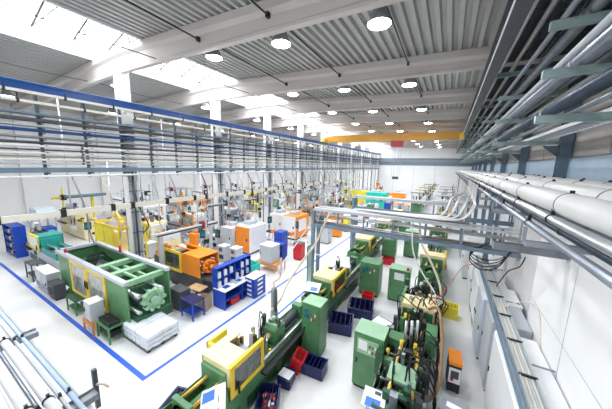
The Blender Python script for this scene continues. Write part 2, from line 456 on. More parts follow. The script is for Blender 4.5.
# ------------------------------------------------------------------ right pipe racks
FR = [7.36+6.2*k for k in range(-1, 9)]
LV = [9.5, 8.57, 7.655]
f0 = None
for k, y in enumerate(FR):
    if f0 is None:
        f0 = thing('overhead_pipe_rack', 'green-grey steel frame with bracket arms carrying the right overhead pipes', 'rack', (0,y,0), 0, 'frames of the right overhead rack')
        b = MB(); b.box(3.62,3.98,-.13,-.10,6.1,11).box(3.62,3.98,.10,.13,6.1,11).box(3.78,3.82,-.1,.1,6.1,11); b.build('column', BLGREY, f0)
        for z in LV+[10.42]:
            x0 = 1.5 if z < 10 else 1.15
            b = MB(); b.box(x0,3.62,-.06,.06,z-.16,z-.145).box(x0,3.62,-.06,.06,z-.015,z).box(x0,3.62,-.06,-.045,z-.145,z-.015).box(x0,x0+.015,-.045,.06,z-.145,z-.015)
            b.build('arm', GRGREY, f0)
        MB().prism([(3.62,7.46),(3.62,7.0),(3.1,7.46)], -.01,.01,'y').build('gusset', BLGREY, f0)
    else: copy_tree(f0, (0,y,0))
PIPES = [ # x, z, r, mat, label
 (1.42,10.5,.04,PWHITE,'thin white pipe nearest the crane girder on the top arms'),
 (1.78,10.5,.055,PWHITE,'thin white pipe second from the crane girder on the top arms'),
 (2.15,9.66,.13,GALV,'thick grey pipe on the highest long arms of the right rack'),
 (2.75,9.6,.07,PWHITE,'white pipe behind the thick one on the highest long arms'),
 (3.05,9.60,.09,DPIPE,'dark pipe near the wall on the highest long arms'),
 (3.35,9.58,.07,GALV,'slim grey pipe closest to the wall on the highest long arms'),
 (2.15,8.76,.155,GALV,'thick grey pipe on the middle arms of the right rack'),
 (2.66,8.66,.06,PWHITE,'white pipe on the middle arms behind the thick grey pipe'),
 (2.98,8.70,.07,GALV,'grey pipe on the middle arms near the wall'),
 (3.32,8.68,.06,DPIPE,'dark pipe closest to the wall on the middle arms'),
 (1.76,8.64,.06,LGREY,'slim light grey pipe at the tip of the middle arms'),
 (1.75,7.76,.10,DPIPE,'dark blue-grey pipe near the tip of the lowest arms'),
 (2.15,7.72,.05,GALV,'grey pipe second from the tip of the lowest arms'),
 (1.72,9.57,.06,GALV,'slim grey pipe at the tip of the highest long arms'),
]
for (x, z, r, m, lab) in PIPES:
    t = thing('pipe', lab, 'pipe', (x,0,z)); MB().cyl((0,YA,0),(0,YB-2,0),r,n=16).build('run', m, t)
    if r > .05:
        c0 = MB().cyl((0,-.05,0),(0,.05,0),r*1.14,n=16).build('clamp', LGREY if m is not PWHITE else MGREY, t); c0.location=(0,FR[0]+.35,0)
        for k in range(1,9):
            c = c0.copy(); col.objects.link(c); c.parent = t; c.location = (0, FR[k]+.35, 0)
# ladder trays
def ladder(x0, x1, z, m, lab, y0=YA, y1=YB-2):
    t = thing('cable_ladder', lab, 'cable tray', (0,0,z))
    MB().box(x0,x0+.03,y0,y1,0,.1).box(x1-.03,x1,y0,y1,0,.1).build('side_rail', m, t)
    b = MB(); y = y0+.1
    while y < y1: b.box(x0+.03,x1-.03,y,y+.05,.02,.05); y += (.3 if m is LGREY else .13)
    b.build('rungs', m, t)
    return t
ladder(1.45,1.95,10.75,DGREY,'dark cable ladder above the thin white pipes')
ladder(2.05,2.6,10.75,DGREY,'dark cable ladder high above the thick grey pipe')
ladder(2.7,3.5,10.75,DGREY,'dark wide cable ladder nearest the wall under the roof')
ladder(2.65,3.25,7.66,LGREY,'light grey cable ladder on the lowest arms near the wall')
for (x,z,lab) in ((1.55,10.86,'black cable bundle lying in the ladder above the thin pipes'),(2.2,10.86,'black cable bundle lying in the middle ladder under the roof'),(2.95,10.86,'black cable bundle lying in the ladder nearest the wall')):
    b = MB()
    for q in range(5): b.cyl((x+q*.085,YA,z-.01+(q%2)*.02),(x+q*.085,YB-3,z-.01+(q%2)*.02),.035,n=6)
    tag(b.build('cable_bundle', BLACK), lab, 'cables')

# ledge with the bundle of large white pipes right beside the camera
t0 = None
WP = [(1.5,6.02,.17),(1.92,6.10,.17),(2.34,6.12,.17),(2.76,6.12,.17),(3.16,6.12,.15)]
wn = ['nearest the hall side','second from the hall side','in the middle','second from the wall','nearest the wall']
for (x,z,r), nm in zip(WP, wn):
    t = thing('insulated_pipe', 'large white insulated pipe on the right ledge, %s of five' % nm, 'pipe', (x,0,z))
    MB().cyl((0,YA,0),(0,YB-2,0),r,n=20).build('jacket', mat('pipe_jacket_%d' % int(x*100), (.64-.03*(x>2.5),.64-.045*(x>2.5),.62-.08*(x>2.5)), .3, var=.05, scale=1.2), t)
    c0 = MB().cyl((0,-.010,0),(0,.010,0),r+.005,n=20).box(-.022,.022,-.022,.022,r-.01,r+.04).build('strap', BLACK, t); c0.location = (0,4.65+.1*x,0)
    for k in range(1,14):
        c = c0.copy(); col.objects.link(c); c.parent = t; c.location = (0, 4.65+.1*x+k*2.3, 0)
for (x,z,r,m,lab) in ((1.37,5.79,.065,STEEL,'silver pipe slung just under the nearest white insulated pipe'),(1.12,5.70,.045,GALV,'grey conduit lowest on the hall side of the right ledge'),
        (1.5,5.62,.05,DPIPE,'dark pipe tucked under the white insulated pipes'),(1.72,5.7,.08,GALV,'grey pipe under the second white insulated pipe')):
    t = thing('pipe', lab, 'pipe', (x,0,z)); MB().cyl((0,YA,0),(0,YB-3,0),r,n=14).build('run', m, t)
    c0 = MB().cyl((0,-.03,0),(0,.03,0),r*1.15,n=14).box(-.02,.02,-.02,.02,0,r+.1).build('clamp', BLACK, t); c0.location=(0,4.9,0)
    for k in range(1,10):
        c = c0.copy(); col.objects.link(c); c.parent = t; c.location = (0, 4.9+k*1.9+.2*(k%2), 0)
l0 = None
for y in [7.36+3.1*k for k in range(-1,17)]:
    if l0 is None:
        l0 = thing('ledge_bracket', 'grey steel cross bracket carrying the white insulated pipes', 'bracket', (0,y+.4,0), 0, 'brackets under the right ledge pipes')
        MB().box(1.05,XR-.5,-.05,.05,5.40,5.48).box(1.02,1.06,-.03,.03,5.48,5.68).build('arm', MGREY, l0)
        MB().box(1.35,XR-.2,-.05,.05,5.76,5.84).build('shelf_bar', MGREY, l0)
        MB().box(1.6,1.68,-.04,.04,5.48,5.76).box(3.3,3.38,-.04,.04,5.48,5.76).build('spacer', MGREY, l0)
    else: copy_tree(l0, (0,y+.4,0))
# steel posts under the ledge
p0 = None
for k, y in enumerate([13.2+6.2*i for i in range(8)]):
    for x in (1.75, 2.9):
        if p0 is None:
            p0 = thing('steel_post', 'blue-grey steel post standing under the right pipe ledge', 'post', (x,y,0), 0, 'posts under the right pipe ledge')
            MB().box(-.09,.09,-.09,-.075,.02,5.4).box(-.09,.09,.075,.09,.02,5.4).box(-.01,.01,-.075,.075,.02,5.4).build('shaft', BLGREY, p0)
            MB().box(-.16,.16,-.16,.16,0,.02).build('base_plate', DGREY, p0)
        else: copy_tree(p0, (x,y,0))

# ------------------------------------------------------------------ cable bridges across the aisle
def bridge(Y, x0, x1, where, posts=True, pipes=True):
    t = thing('pipe_bridge', 'grey steel pipe bridge crossing %s' % where, 'pipe rack', (0,Y,0))
    b = MB()
    for yy in (-.32,.32): b.box(x0,x1,yy-.05,yy+.05,3.36,3.50)
    b.build('bottom_chord', BLGREY, t)
    b = MB()
    for yy in (-.32,.32): b.box(x0,x1,yy-.04,yy+.04,4.20,4.28)
    b.build('top_chord', LGREY, t)
    x = x0+.05
    while x < x1:
        MB().box(x-.03,x+.03,-.35,-.29,3.5,4.2).box(x-.03,x+.03,.29,.35,3.5,4.2).box(x-.03,x+.03,-.32,.32,3.42,3.47).box(x-.03,x+.03,-.32,.32,3.88,3.92).box(x-.03,x+.03,-.32,.32,4.22,4.26).build('crosspiece', BLGREY, t)
        x += 1.3
    if posts:
        for yy in (-.32,.32):
            MB().box(x0-.08,x0+.08,yy-.08,yy+.08,0,4.2).box(x0-.16,x0+.16,yy-.16,yy+.16,0,.02).build('leg', BLGREY, t)
    return t
bridge(11.5, -5.9, 3.55, 'the right half of the hall before the second machine row')
names = ['front edge of the top chord','second along the top chord','third along the top chord','fourth along the top chord','back edge of the top chord']
for i,(yy,r,m) in enumerate(((-.3,.04,PWHITE),(-.15,.03,LGREY),(0,.035,MGREY),(.14,.03,PWHITE),(.29,.045,LGREY))):
    tag(MB().cyl((-5.85,11.5+yy,4.28+r),(.9,11.5+yy,4.28+r),r,n=10).build('pipe', m), '%s pipe on the near pipe bridge, %s' % ({id(PWHITE):'white',id(LGREY):'light grey',id(MGREY):'mid grey'}[id(m)], names[i]), 'pipe')
for i,(yy,zz,r,m,l) in enumerate(((-.2,3.92,.04,STEEL,'silver pipe on the middle level of the near pipe bridge, front one'),(-.02,3.92,.035,BEIGEH,'beige pipe on the middle level of the near pipe bridge'),(.18,3.92,.04,STEEL,'silver pipe on the middle level of the near pipe bridge, back one'),
        (-.18,3.50,.05,DSTEEL,'dull steel pipe on the lowest level of the near pipe bridge, front one'),(.05,3.50,.04,BROWN,'brown pipe on the lowest level of the near pipe bridge'),(.2,3.50,.04,STEEL,'silver pipe on the lowest level of the near pipe bridge, back one'))):
    tag(MB().cyl((-5.8,11.5+yy,zz+r),(3.3,11.5+yy,zz+r),r,n=8).build('pipe', m), l, 'pipe')
bridge(17.7, -5.9, 3.55, 'the hall behind the nearest pipe bridge')
for i,yy in enumerate((-.25,-.08,.1,.26)):
    tag(MB().cyl((-5.85,17.7+yy,4.33),(3.3,17.7+yy,4.33),.03,n=8).build('pipe', LGREY), 'light grey pipe lying on the second pipe bridge', 'pipe', 'pipes on the second pipe bridge')
# pipes curving from the near bridge up to the ledge
for i in range(8):
    yy = 11.2+.09*i; xx = .95 - .12*i + (.1 if i%2 else 0)
    h_ = 4.45
    m = [PWHITE, BEIGEH, PWHITE, LGREY][i%4]
    xt = 1.0+.0*i; yt = 12.0+ i*.75
    tag(MB().tube([(-2.2-.25*i,yy,h_-.01*i),(xx-.9,yy,h_),(xx-.25,yy+.1,h_+.15),(xx+.05,(yy+yt)/2,h_+.6),(xt,yt,5.2),(xt,yt,5.85)],.035,n=8).build('riser_pipe', m),
        'slim pipe curving from the near pipe bridge up to the right ledge', 'pipe', 'riser pipes between bridge and ledge')
for i in range(9):   # vertical drops along the ledge
    y = 16.5+i*1.6; m = [PWHITE,LGREY,BEIGEH][i%3]
    tag(MB().tube([(1.0,y,5.5),(.98,y,4.2),(.98,y,2.4)],.045,n=8).build('drop_pipe', m), 'pale vertical pipe dropping from the right ledge', 'pipe', 'vertical drops under the right ledge')
# striped tray to the wall
t = thing('cable_tray', 'flat grey ribbed cable tray slung under the right ledge across to the wall', 'cable tray', (0,7.1,4.66))
MB().box(1.05,2.35,-.1,.1,-.0,.16).build('base', MGREY, t)
b = MB()
for q in range(4): b.box(1.05,2.35,-.115,-.1,.01+q*.04,.03+q*.04).box(1.05,2.35,-.08+q*.045,-.06+q*.045,.16,.17)
b.build('ribs', DSTEEL, t)
MB().box(1.5,1.53,-.02,.02,.16,.75).build('support', MGREY, t)
# low rack beneath the camera, bottom left
t = thing('pipe_bridge', 'grey steel pipe rack directly below the camera at the lower left', 'pipe rack', (0,0,0))
MB().box(-14,2,.20,.23,4.32,4.36).box(-14,2,.70,.72,4.32,4.36).build('side_rail', LGREY, t)
for x in (-12.2,-8.1,-4.2,-2.6,0.5):
    MB().box(x-.04,x+.04,.2,.78,4.36,4.42).box(x-.05,x-.04,.2,.78,4.36,4.44).build('crosspiece', MGREY, t)
MB().box(-2.68,-2.645,.78,.815,4.2,4.60).build('stub_post', DGREY, t)
for x in (-13.8,1.9):
    for yy in (.3,.88): MB().box(x-.06,x+.06,yy-.06,yy+.06,0,4.36).build('leg', MGREY, t)
for (y,z,r,m,lab) in ((.30,4.48,.034,PWHITE,'white pipe closest to the frame edge on the rack below the camera'),(.385,4.49,.04,PWHITE,'wide white pipe second from the frame edge on the rack below the camera'),
        (.445,4.45,.02,GALV,'slim grey pipe between the two wide white pipes at the lower left'),(.51,4.48,.037,PWHITE,'wide white pipe in the middle of the rack below the camera'),
        (.58,4.45,.015,LGREY,'slim light grey pipe beside the middle white pipe at the lower left'),(.64,4.45,.017,PALEBL,'slim pale blue pipe on the aisle side of the rack below the camera'),
        (.24,4.45,.022,BEIGEH,'beige pipe at the very corner of the rack below the camera')):
    t = thing('pipe', lab, 'pipe', (0,y,z)); MB().cyl((-13.5,0,0),(1.8,0,0),r,n=14).build('run', m, t)
    for x in (-8.1,-4.1,-2.75):
        MB().cyl((x-.012,0,0),(x+.012,0,0),r*1.12,n=14).box(x-.012,x+.012,-.01,.01,r,r+.03).build('clamp', BLACK, t)
tag(MB().tube([(-2.66,.80,4.44),(-2.62,.81,4.46),(-2.57,.83,4.465),(-2.53,.85,4.44)],.012,n=6).build('cable', BEIGEH), 'short curled beige cable at the dark stub post, lower left', 'cable')

# ------------------------------------------------------------------ machine generators
def text(name, s, size, m, parent, loc, rot):
    c = bpy.data.curves.new(name, 'FONT'); c.body = s; c.size = size; c.extrude = .001; c.align_x = 'CENTER'; c.align_y = 'CENTER'
    o = bpy.data.objects.new(name, c); c.materials.append(m); col.objects.link(o); o.parent = parent; o.location = loc; o.rotation_euler = rot; return o

def imm(label, loc, rz, L=5.2, W=1.0, side=-1, bed=GREEN, guard=CREAM, door=YELLOW, inj=GREEN, roof=None, g0=.26, g1=.5, top=1.8, win=WINDK, hop=STEEL, detail=True, name='injection_moulding_machine', panel=None, open_clamp=True):
    """local x runs from clamp end to injection end; operator side is side*y"""
    t = thing(name, label, 'machine', loc, rz)
    h = W/2; s = side
    bz = 0.92*top/1.8
    b = MB(); b.box(.15,L-.1,-h*.82,h*.82,.10,bz*.55); b.box(0,L,-h*.9,h*.9,bz*.55,bz)
    for q in range(4): b.box(.2+q*L/4.2,.35+q*L/4.2,-h*.7,h*.7,0,.1)
    b.build('machine_bed', bed, t, bevel=.015)
    if detail:
        b = MB()
        for q in range(3):
            xa = .3+q*(L-.5)/3; b.box(xa,xa+(L-.5)/3-.25,s*h*.82,s*(h*.82+.012),.16,bz*.5)
        b.build('service_panel', DGREEN if bed in (GREEN,LGREEN) else DGREY, t)
        b = MB()
        for q in range(6): b.box(L*.62+q*.09,L*.62+q*.09+.04,s*h*.9,s*(h*.9+.01),bz*.62,bz*.9)
        b.build('vent', BLACK, t)
    gx0, gx1 = L*g0, L*g1
    # clamp end tray
    b = MB()
    b.box(.05,gx0,-h*.9,-h*.84,bz,bz+.38).box(.05,gx0,h*.84,h*.9,bz,bz+.38).box(.05,.12,-h*.84,h*.84,bz,bz+.38).box(.3,.42,-h*.6,h*.6,bz,bz+.62)
    b.box(gx0-.1,gx0,-h*.84,h*.84,bz+.2,top-.1)
    b.build('clamp_frame', inj, t, bevel=.01)
    for yy in (-h*.42,h*.42):
        for zz in (bz+.12,bz+.48):
            MB().cyl((.4,yy,zz),(gx0+.6,yy,zz),.045,n=10).build('tie_bar', GOLD if guard is CREAM else STEEL, t)
    b = MB(); b.cyl((-.15,0,bz+.3),(.3,0,bz+.3),.17,n=18); b.cyl((.3,0,bz+.3),(.36,0,bz+.3),.26,n=18); b.cyl((.42,0,bz+.3),(gx0-.1,0,bz+.3),.09,n=12); b.build('clamp_cylinder', inj, t)
    # guard
    b = MB(); w = .05
    b.box(gx0,gx1,-s*h-.0,-s*(h-.04),bz*.8,top)           # rear sheet
    b.box(gx0,gx0+w,-h,h,top-.45,top)
    b.build('guard_shell', guard, t)
    r = MB(); r.box(gx0,gx1-.45,-h,h,top,top+.04); r.box(gx1-.45,gx1,-s*h,-s*h*.45,top,top+.04); r.build('guard_roof', roof or guard, t, bevel=.01)
    d = MB(); fw = .12
    zb = bz+.12
    if s < 0: d.frame(gx0,gx1+.1,zb,top+.06,fw,-h-.05,-h,None)
    else: d.frame(gx0,gx1+.1,zb,top+.06,fw,h,h+.05,None)
    d.box(gx0,gx1+.1,s*(h+.05),s*(h-.05),top+.06,top+.075)
    dd = d.build('guard_door', door, t, bevel=.008)
    yy = s*(h+.02)
    MB().box(gx0+fw,gx1+.1-fw,yy-.008,yy+.008,zb+fw,top+.06-fw).build('window_pane', win, dd)
    MB().box(gx0+.2,gx0+.24,s*(h+.05),s*(h+.1),bz+.15,bz+.45).build('handle', BLACK, dd)
    # mould platens
    for q,xx in enumerate((gx0+.25,gx1-.2)):
        MB().box(xx,xx+.14,-h*.7,h*.7,bz,top-.25).build('platen', DSTEEL if q else inj, t, bevel=.01)
    MB().box(gx0+.39,gx0+.62,-h*.4,h*.4,bz+.15,top-.4).box(gx1-.42,gx1-.2,-h*.4,h*.4,bz+.15,top-.4).build('mould', MGREY, t, bevel=.01)
    # injection side
    ix = gx1+.25
    b = MB(); b.cyl((ix-.2,0,bz+.3),(ix+.75,0,bz+.3),.085,n=12); b.build('barrel', CREAM if guard is CREAM else DSTEEL, t)
    b = MB(); b.box(ix+.7,ix+1.25,-h*.5,h*.5,bz+.05,bz+.5); b.box(L-.35,L-.1,-h*.4,h*.4,bz,bz+.5); b.build('injection_carriage', inj, t, bevel=.01); MB().cyl((ix+1.25,0,bz+.25),(L-.35,0,bz+.25),.12,n=16).box(ix+1.4,L-.5,-.16,.16,bz,bz+.12).build('drive_motor', DGREY, t)
    b = MB(); b.box(ix-.1,L-.05,-h*.88,-h*.74,bz,bz+.16).box(ix-.1,L-.05,h*.74,h*.88,bz,bz+.16); b.build('slide_rail', STEEL, t, bevel=.008)
    b = MB(); b.box(ix-.2,L,s*h*.9,s*(h*.9+.18),bz-.12,bz-.06); b.build('cable_shelf', BLACK, t)
    hx = ix+.95
    b = MB()
    if hop is not None: b.lathe([(.06,0),(.06,.1),(.24,.42),(.24,.85),(.2,.9),(.001,.92)], (hx,0,bz+.5), n=18).build('hopper', hop, t)
    else: b.box(hx-.15,hx+.2,-.2,.2,bz+.5,bz+.62).cyl((hx,0,bz+.62),(hx,0,bz+.8),.06,n=10).build('feed_throat', LGREEN, t)
    if not detail:
        random.seed(int(abs(loc[0]*31+loc[1]*17)))
        b = MB(); b.box(gx1,L-.2,-h*.5,h*.5,bz-.02,bz+.05,DGREY)
        for q in range(30):
            x_ = random.uniform(.2, L-.3); y_ = random.uniform(-h*.8,h*.8); sx_ = random.uniform(.06,.3)
            z_ = top if gx0 < x_ < gx1-.5 else bz+.04
            b.box(x_,x_+sx_,y_,y_+sx_*.6,z_,z_+random.uniform(.1,.8), random.choice([DGREY,STEEL,BLACK,BLACK,DSTEEL,WHITE,DGREY,ORANGE,YELLOW,BLUE,LGREY,WHITE,BLACK]))
        b.build('fittings', DGREY, t)
    if detail:
        b = MB()
        for q in range(5):
            a = q*.13-.26
            b.tube([(ix+.1+q*.12,a*1.2,bz+.3),(ix+.2+q*.1,a,bz+.75+.08*q),(ix+.55+.05*q,-s*.2,bz+.6),(ix+.7,-s*h*.8,bz+.1)],.018,n=6)
        b.build('hoses', BLACK, t)
        b = MB()
        random.seed(int(abs(loc[0]*31+loc[1]*17)))
        for q in range(34):
            x_ = random.uniform(gx1-.35, ix+1.1); y_ = random.uniform(-h*.75,h*.75); sx_ = random.uniform(.04,.12)
            b.box(x_,x_+sx_,y_,y_+sx_,bz,bz+random.uniform(.15,.85), random.choice([DGREY,STEEL,BLACK,DSTEEL,YELLOW,WHITE,DGREY]))
        b.build('valve_block', DGREY, t)
    return t

def cabinet(name, label, loc, rz, w, d, h, m, top=None, plinth=True, panel=None, vents=False, doors=1, handle=BLACK, cat='cabinet', extra=None):
    t = thing(name, label, cat, loc, rz)
    z0 = .08 if plinth else 0
    MB().box(-w/2,w/2,-d/2,d/2,z0,h).build('body', m, t, bevel=.012)
    if plinth: MB().box(-w/2+.03,w/2-.03,-d/2+.03,d/2-.03,0,z0).build('plinth', BLACK, t)
    if top: MB().box(-w/2-.01,w/2+.01,-d/2-.01,d/2+.01,h,h+.03).build('top_plate', top, t, bevel=.008)
    dw = w/doors
    for k in range(doors):
        x0 = -w/2+k*dw+.03; x1 = x0+dw-.06
        dr = MB().box(x0,x1,-d/2-.02,-d/2,z0+.04,h-.04).build('door', m, t, bevel=.006)
        hx = x0+.06 if k%2==0 else x1-.1
        MB().box(hx,hx+.04,-d/2-.045,-d/2-.02,h*.48,h*.48+.14).build('handle', handle, dr)
        if vents:
            b = MB()
            for q in range(5): b.box(x0+.1,x1-.1,-d/2-.024,-d/2-.02,.25+q*.05,.27+q*.05)
            b.build('vent', DGREY, dr)
    if panel:
        p = MB(); p.box(-w*.36,w*.36,-d/2-.05,-d/2-.02,h*.68,h*.93); pp = p.build('control_panel', panel, t)
        MB().box(-w*.32,-w*.02,-d/2-.056,-d/2-.05,h*.75,h*.91).build('screen', SCREEN if panel is not LGREEN else PAPER, pp)
        b = MB()
        for i in range(3):
            for j in range(2): b.box(.04*w+i*w*.1,.10*w+i*w*.1,-d/2-.056,-d/2-.05,h*.72+j*h*.09,h*.77+j*h*.09,[PAPER,DGREY,RED][(i+j)%3])
        b.build('buttons', DGREY, pp)
    return t

def crate(label, loc, rz, w, d, h, m, fill=None, fillm=RED, name='plastic_crate', grp=None):
    t = thing(name, label, 'crate', loc, rz, grp)
    b = MB(); k = .03; f = .06
    b.box(-w/2,w/2,-d/2,d/2,0,k)
    b.box(-w/2,w/2,-d/2,-d/2+k,k,h).box(-w/2,w/2,d/2-k,d/2,k,h).box(-w/2,-w/2+k,-d/2+k,d/2-k,k,h).box(w/2-k,w/2,-d/2+k,d/2-k,k,h)
    b.build('box', m, t)
    MB().frame(-w/2-.02,w/2+.02,-d/2-.02,d/2+.02,.05,h,h+.02,None,axis='z').build('rim', m, t)
    b = MB()
    for q in range(5): b.box(-w/2+.05+q*(w-.1)/4.4,-w/2+.07+q*(w-.1)/4.4,-d/2-.012,d/2+.012,.05,h)
    b.build('ribs', m, t)
    if fill:
        random.seed(int(w*100+loc[1]*7))
        b = MB()
        for q in range(fill):
            x = random.uniform(-w/2+.09,w/2-.09); y = random.uniform(-d/2+.09,d/2-.09); z = random.uniform(h*.35,h*.8)
            b.box(x-.05,x+.05,y-.035,y+.035,z,z+.04,random.choice([fillm,fillm,fillm,PAPER]) if fillm is RED else fillm,rz=random.uniform(0,3),rx=random.uniform(-.5,.5))
        o = b.build('moulded_parts', fillm, t); o['kind'] = 'stuff'
    return t

def hopper_dryer(label, loc, r=.28, h=1.9, m=STEEL, grp=None, rz=0):
    t = thing('material_dryer', label, 'dryer', loc, rz, grp)
    b = MB(); b.lathe([(.07,h*.35),(r,h*.52),(r,h*.95),(r*.8,h),(.001,h)], n=20); b.build('drum', m, t)
    for a in range(4):
        an = PI/4+a*PI/2; MB().box(r*math.cos(an)*.9-.02,r*math.cos(an)*.9+.02,r*math.sin(an)*.9-.02,r*math.sin(an)*.9+.02,0,h*.6).build('leg', MGREY, t)
    MB().box(-r*.9,r*.9,-r*.9,r*.9,h*.12,h*.26).build('blower_box', WHITE, t, bevel=.01)
    MB().tube([(0,0,h),(0,0,h+.25),(.25,0,h+.5),(.3,0,h+1.2)],.03,n=8).build('feed_hose', BEIGEH, t)
    return t

def gantry(label, loc, rz, L=3, z=2.9, m=WHITE, head=DGREY, grp=None, foot=0.0):
    """robot: column at x=0, beam along +x, arm at the end"""
    t = thing('gantry_robot', label, 'robot', loc, rz, grp)
    MB().box(-.09,.09,-.09,.09,foot,z).box(-.2,.2,-.2,.2,foot,foot+.03).build('column', m, t, bevel=.01)
    MB().box(-.25,L,-.09,.09,z,z+.18).build('beam', m, t, bevel=.015)
    MB().box(-.2,L-.05,-.1,-.09,z+.03,z+.1).build('cable_chain', BLACK, t)
    MB().box(L*.72-.16,L*.72+.16,-.2,.2,z-.1,z+.32).build('carriage', head, t, bevel=.02)
    MB().box(L*.72-.05,L*.72+.05,-.27,-.17,z-.75,z+.95).build('vertical_arm', m if m is not WHITE else LGREY, t, bevel=.01)
    MB().box(L*.72-.12,L*.72+.12,-.3,-.12,z-.95,z-.75).cyl((L*.72-.1,-.22,z-1.05),(L*.72-.1,-.22,z-.93),.03,n=8).cyl((L*.72+.1,-.22,z-1.05),(L*.72+.1,-.22,z-.93),.03,n=8).build('gripper', BLACK, t)
    return t

def table(label, loc, rz, w, d, h, topm, legm, shelf=False, name='work_table', cat='table'):
    t = thing(name, label, cat, loc, rz)
    MB().box(-w/2,w/2,-d/2,d/2,h-.05,h).build('table_top', topm, t, bevel=.006)
    for sx in (-1,1):
        for sy in (-1,1):
            MB().box(sx*(w/2-.03)-.025,sx*(w/2-.03)+.025,sy*(d/2-.03)-.025,sy*(d/2-.03)+.025,0,h-.05).build('leg', legm, t)
    if shelf: MB().box(-w/2+.06,w/2-.06,-d/2+.02,d/2-.02,h*.3,h*.3+.03).build('shelf', legm, t)
    else: MB().box(-w/2+.05,w/2-.05,-d/2+.01,-d/2+.04,h-.15,h-.05).box(-w/2+.05,w/2-.05,d/2-.04,d/2-.01,h-.15,h-.05).build('apron', legm, t)
    return t

# ------------------------------------------------------------------ big green machine, left
t = thing('injection_moulding_machine', 'big green moulding machine with two yellow framed doors and open grey topped frame', 'machine', (-13.0, 4.05, 0))
X0, X1, D = -3.1, 3.35, 1.55
b = MB(); b.box(X0,X1,-.08,0,2.06,2.2).box(X0,X1,D-.08,D+.1,2.06,2.2).box(X0,X0+.2,0,D,2.06,2.2); b.box(X0,X1,0,.1,2.06,2.2); b.build('top_rim', LGREY, t, bevel=.01)
b = MB(); b.box(X0,X1,D,D+.05,.5,2.06).box(X0,X0+.05,.02,D,.5,2.06).box(X0,-1.62,0,.05,.5,2.06).box(1.78,X1,0,.05,.5,2.06).box(-1.62,1.78,0,.05,.38,.5)
b.box(X1-.9,X1-.85,.05,D,.8,1.5); b.build('side_panels', GREEN, t)
for x0,x1 in ((-1.62,.06),(.1,1.78)):
    d = MB().frame(x0,x1,.5,2.04,.13,-.05,0).build('guard_door', YELLOW, t, bevel=.008)
    MB().box(x0+.13,x1-.13,-.03,-.015,.63,1.91).build('window_pane', WINLT, d)
    hx = x1-.1 if x0 < 0 else x0+.06
    MB().box(hx,hx+.03,-.1,-.05,1.1,1.4).box(hx,hx+.1,-.1,-.07,1.37,1.4).box(hx,hx+.1,-.1,-.07,1.1,1.13).build('handle', BLACK, d)
b = MB(); b.box(X0+.3,X1-.3,.2,D-.1,.12,.5)
for x in (-2.6,-1,.6,2.4): b.box(x,x+.3,.15,D-.05,0,.12)
b.build('machine_bed', DGREEN, t, bevel=.01)
b = MB(); b.box(.3,.62,.1,D,1.85,2.04).box(1.5,1.8,.1,D,1.82,2.02).box(X1-.5,X1-.3,.1,D,1.85,2.05).box(.3,X1-.4,.6,.7,1.9,2.0).box(.62,X1-.4,1.1,1.2,1.6,1.85); b.build('cross_beam', LGREEN, t, bevel=.01)
MB().box(-2.3,-1.9,.2,D-.1,.5,1.7).build('fixed_platen', DGREEN, t, bevel=.02)
MB().box(.2,.6,.2,D-.1,.5,1.75).build('moving_platen', GREEN, t, bevel=.02)
MB().box(-1.9,-1.2,.4,1.2,.7,1.5).box(-.4,.2,.4,1.2,.7,1.5).build('mould', DSTEEL, t, bevel=.02)
for yy in (.35,1.2):
    for zz in (.85,1.5): MB().cyl((-1.9,yy,zz),(X1+.1,yy,zz),.075,n=14).build('tie_bar', STEEL, t)
for q in range(3): MB().cyl((1.5,.45+.22*q,1.15+.1*q),(X1+.3,.45+.22*q,1.15+.1*q),.06,n=12).build('ejector_rod', DPIPE, t)
fl = MB(); fl.cyl((X1+.1,.8,1.25),(X1+.25,.8,1.25),.38,n=24).cyl((X1+.25,.8,1.25),(X1+.38,.8,1.25),.16,n=18)
for q in range(10):
    a = q*2*PI/10; fl.cyl((X1+.08,.8+.37*math.cos(a),1.25+.37*math.sin(a)),(X1+.32,.8+.37*math.cos(a),1.25+.37*math.sin(a)),.07,n=8)
fl.build('end_flange', LGREEN, t)
MB().box(X1-.3,X1+.25,.15,D-.05,.35,.75).build('clamp_foot', DGREEN, t, bevel=.02)
b = MB()
for q in range(7): b.tube([(-1.5+.12*q,.5,1.5),(-1.4+.1*q,.6+.05*q,2.0+.04*q),(-1.0+.1*q,1.0,2.1),(-.6,1.3,1.6)],.025,n=6)
b.build('hoses', BLACK, t)
MB().cyl((-2.25,.05,2.2),(-2.25,.05,2.38),.05,n=12).build('warning_lamp', RED, t, label='red warning lamp')
MB().cyl((-.3,1.45,2.2),(-.3,1.45,2.5),.05,n=12).build('warning_lamp', RED, t, label='red warning lamp')
b = MB(); random.seed(3)
for q in range(26):
    x = random.uniform(-2.6,2.8); z = random.uniform(.12,.5); w = random.uniform(.08,.3); b.box(x,x+w,-.05+random.uniform(0,.2),.25,z*.4,z,random.choice([DGREEN,DGREY,BLACK,STEEL,GREEN]))
b.build('hydraulics', DGREY, t)

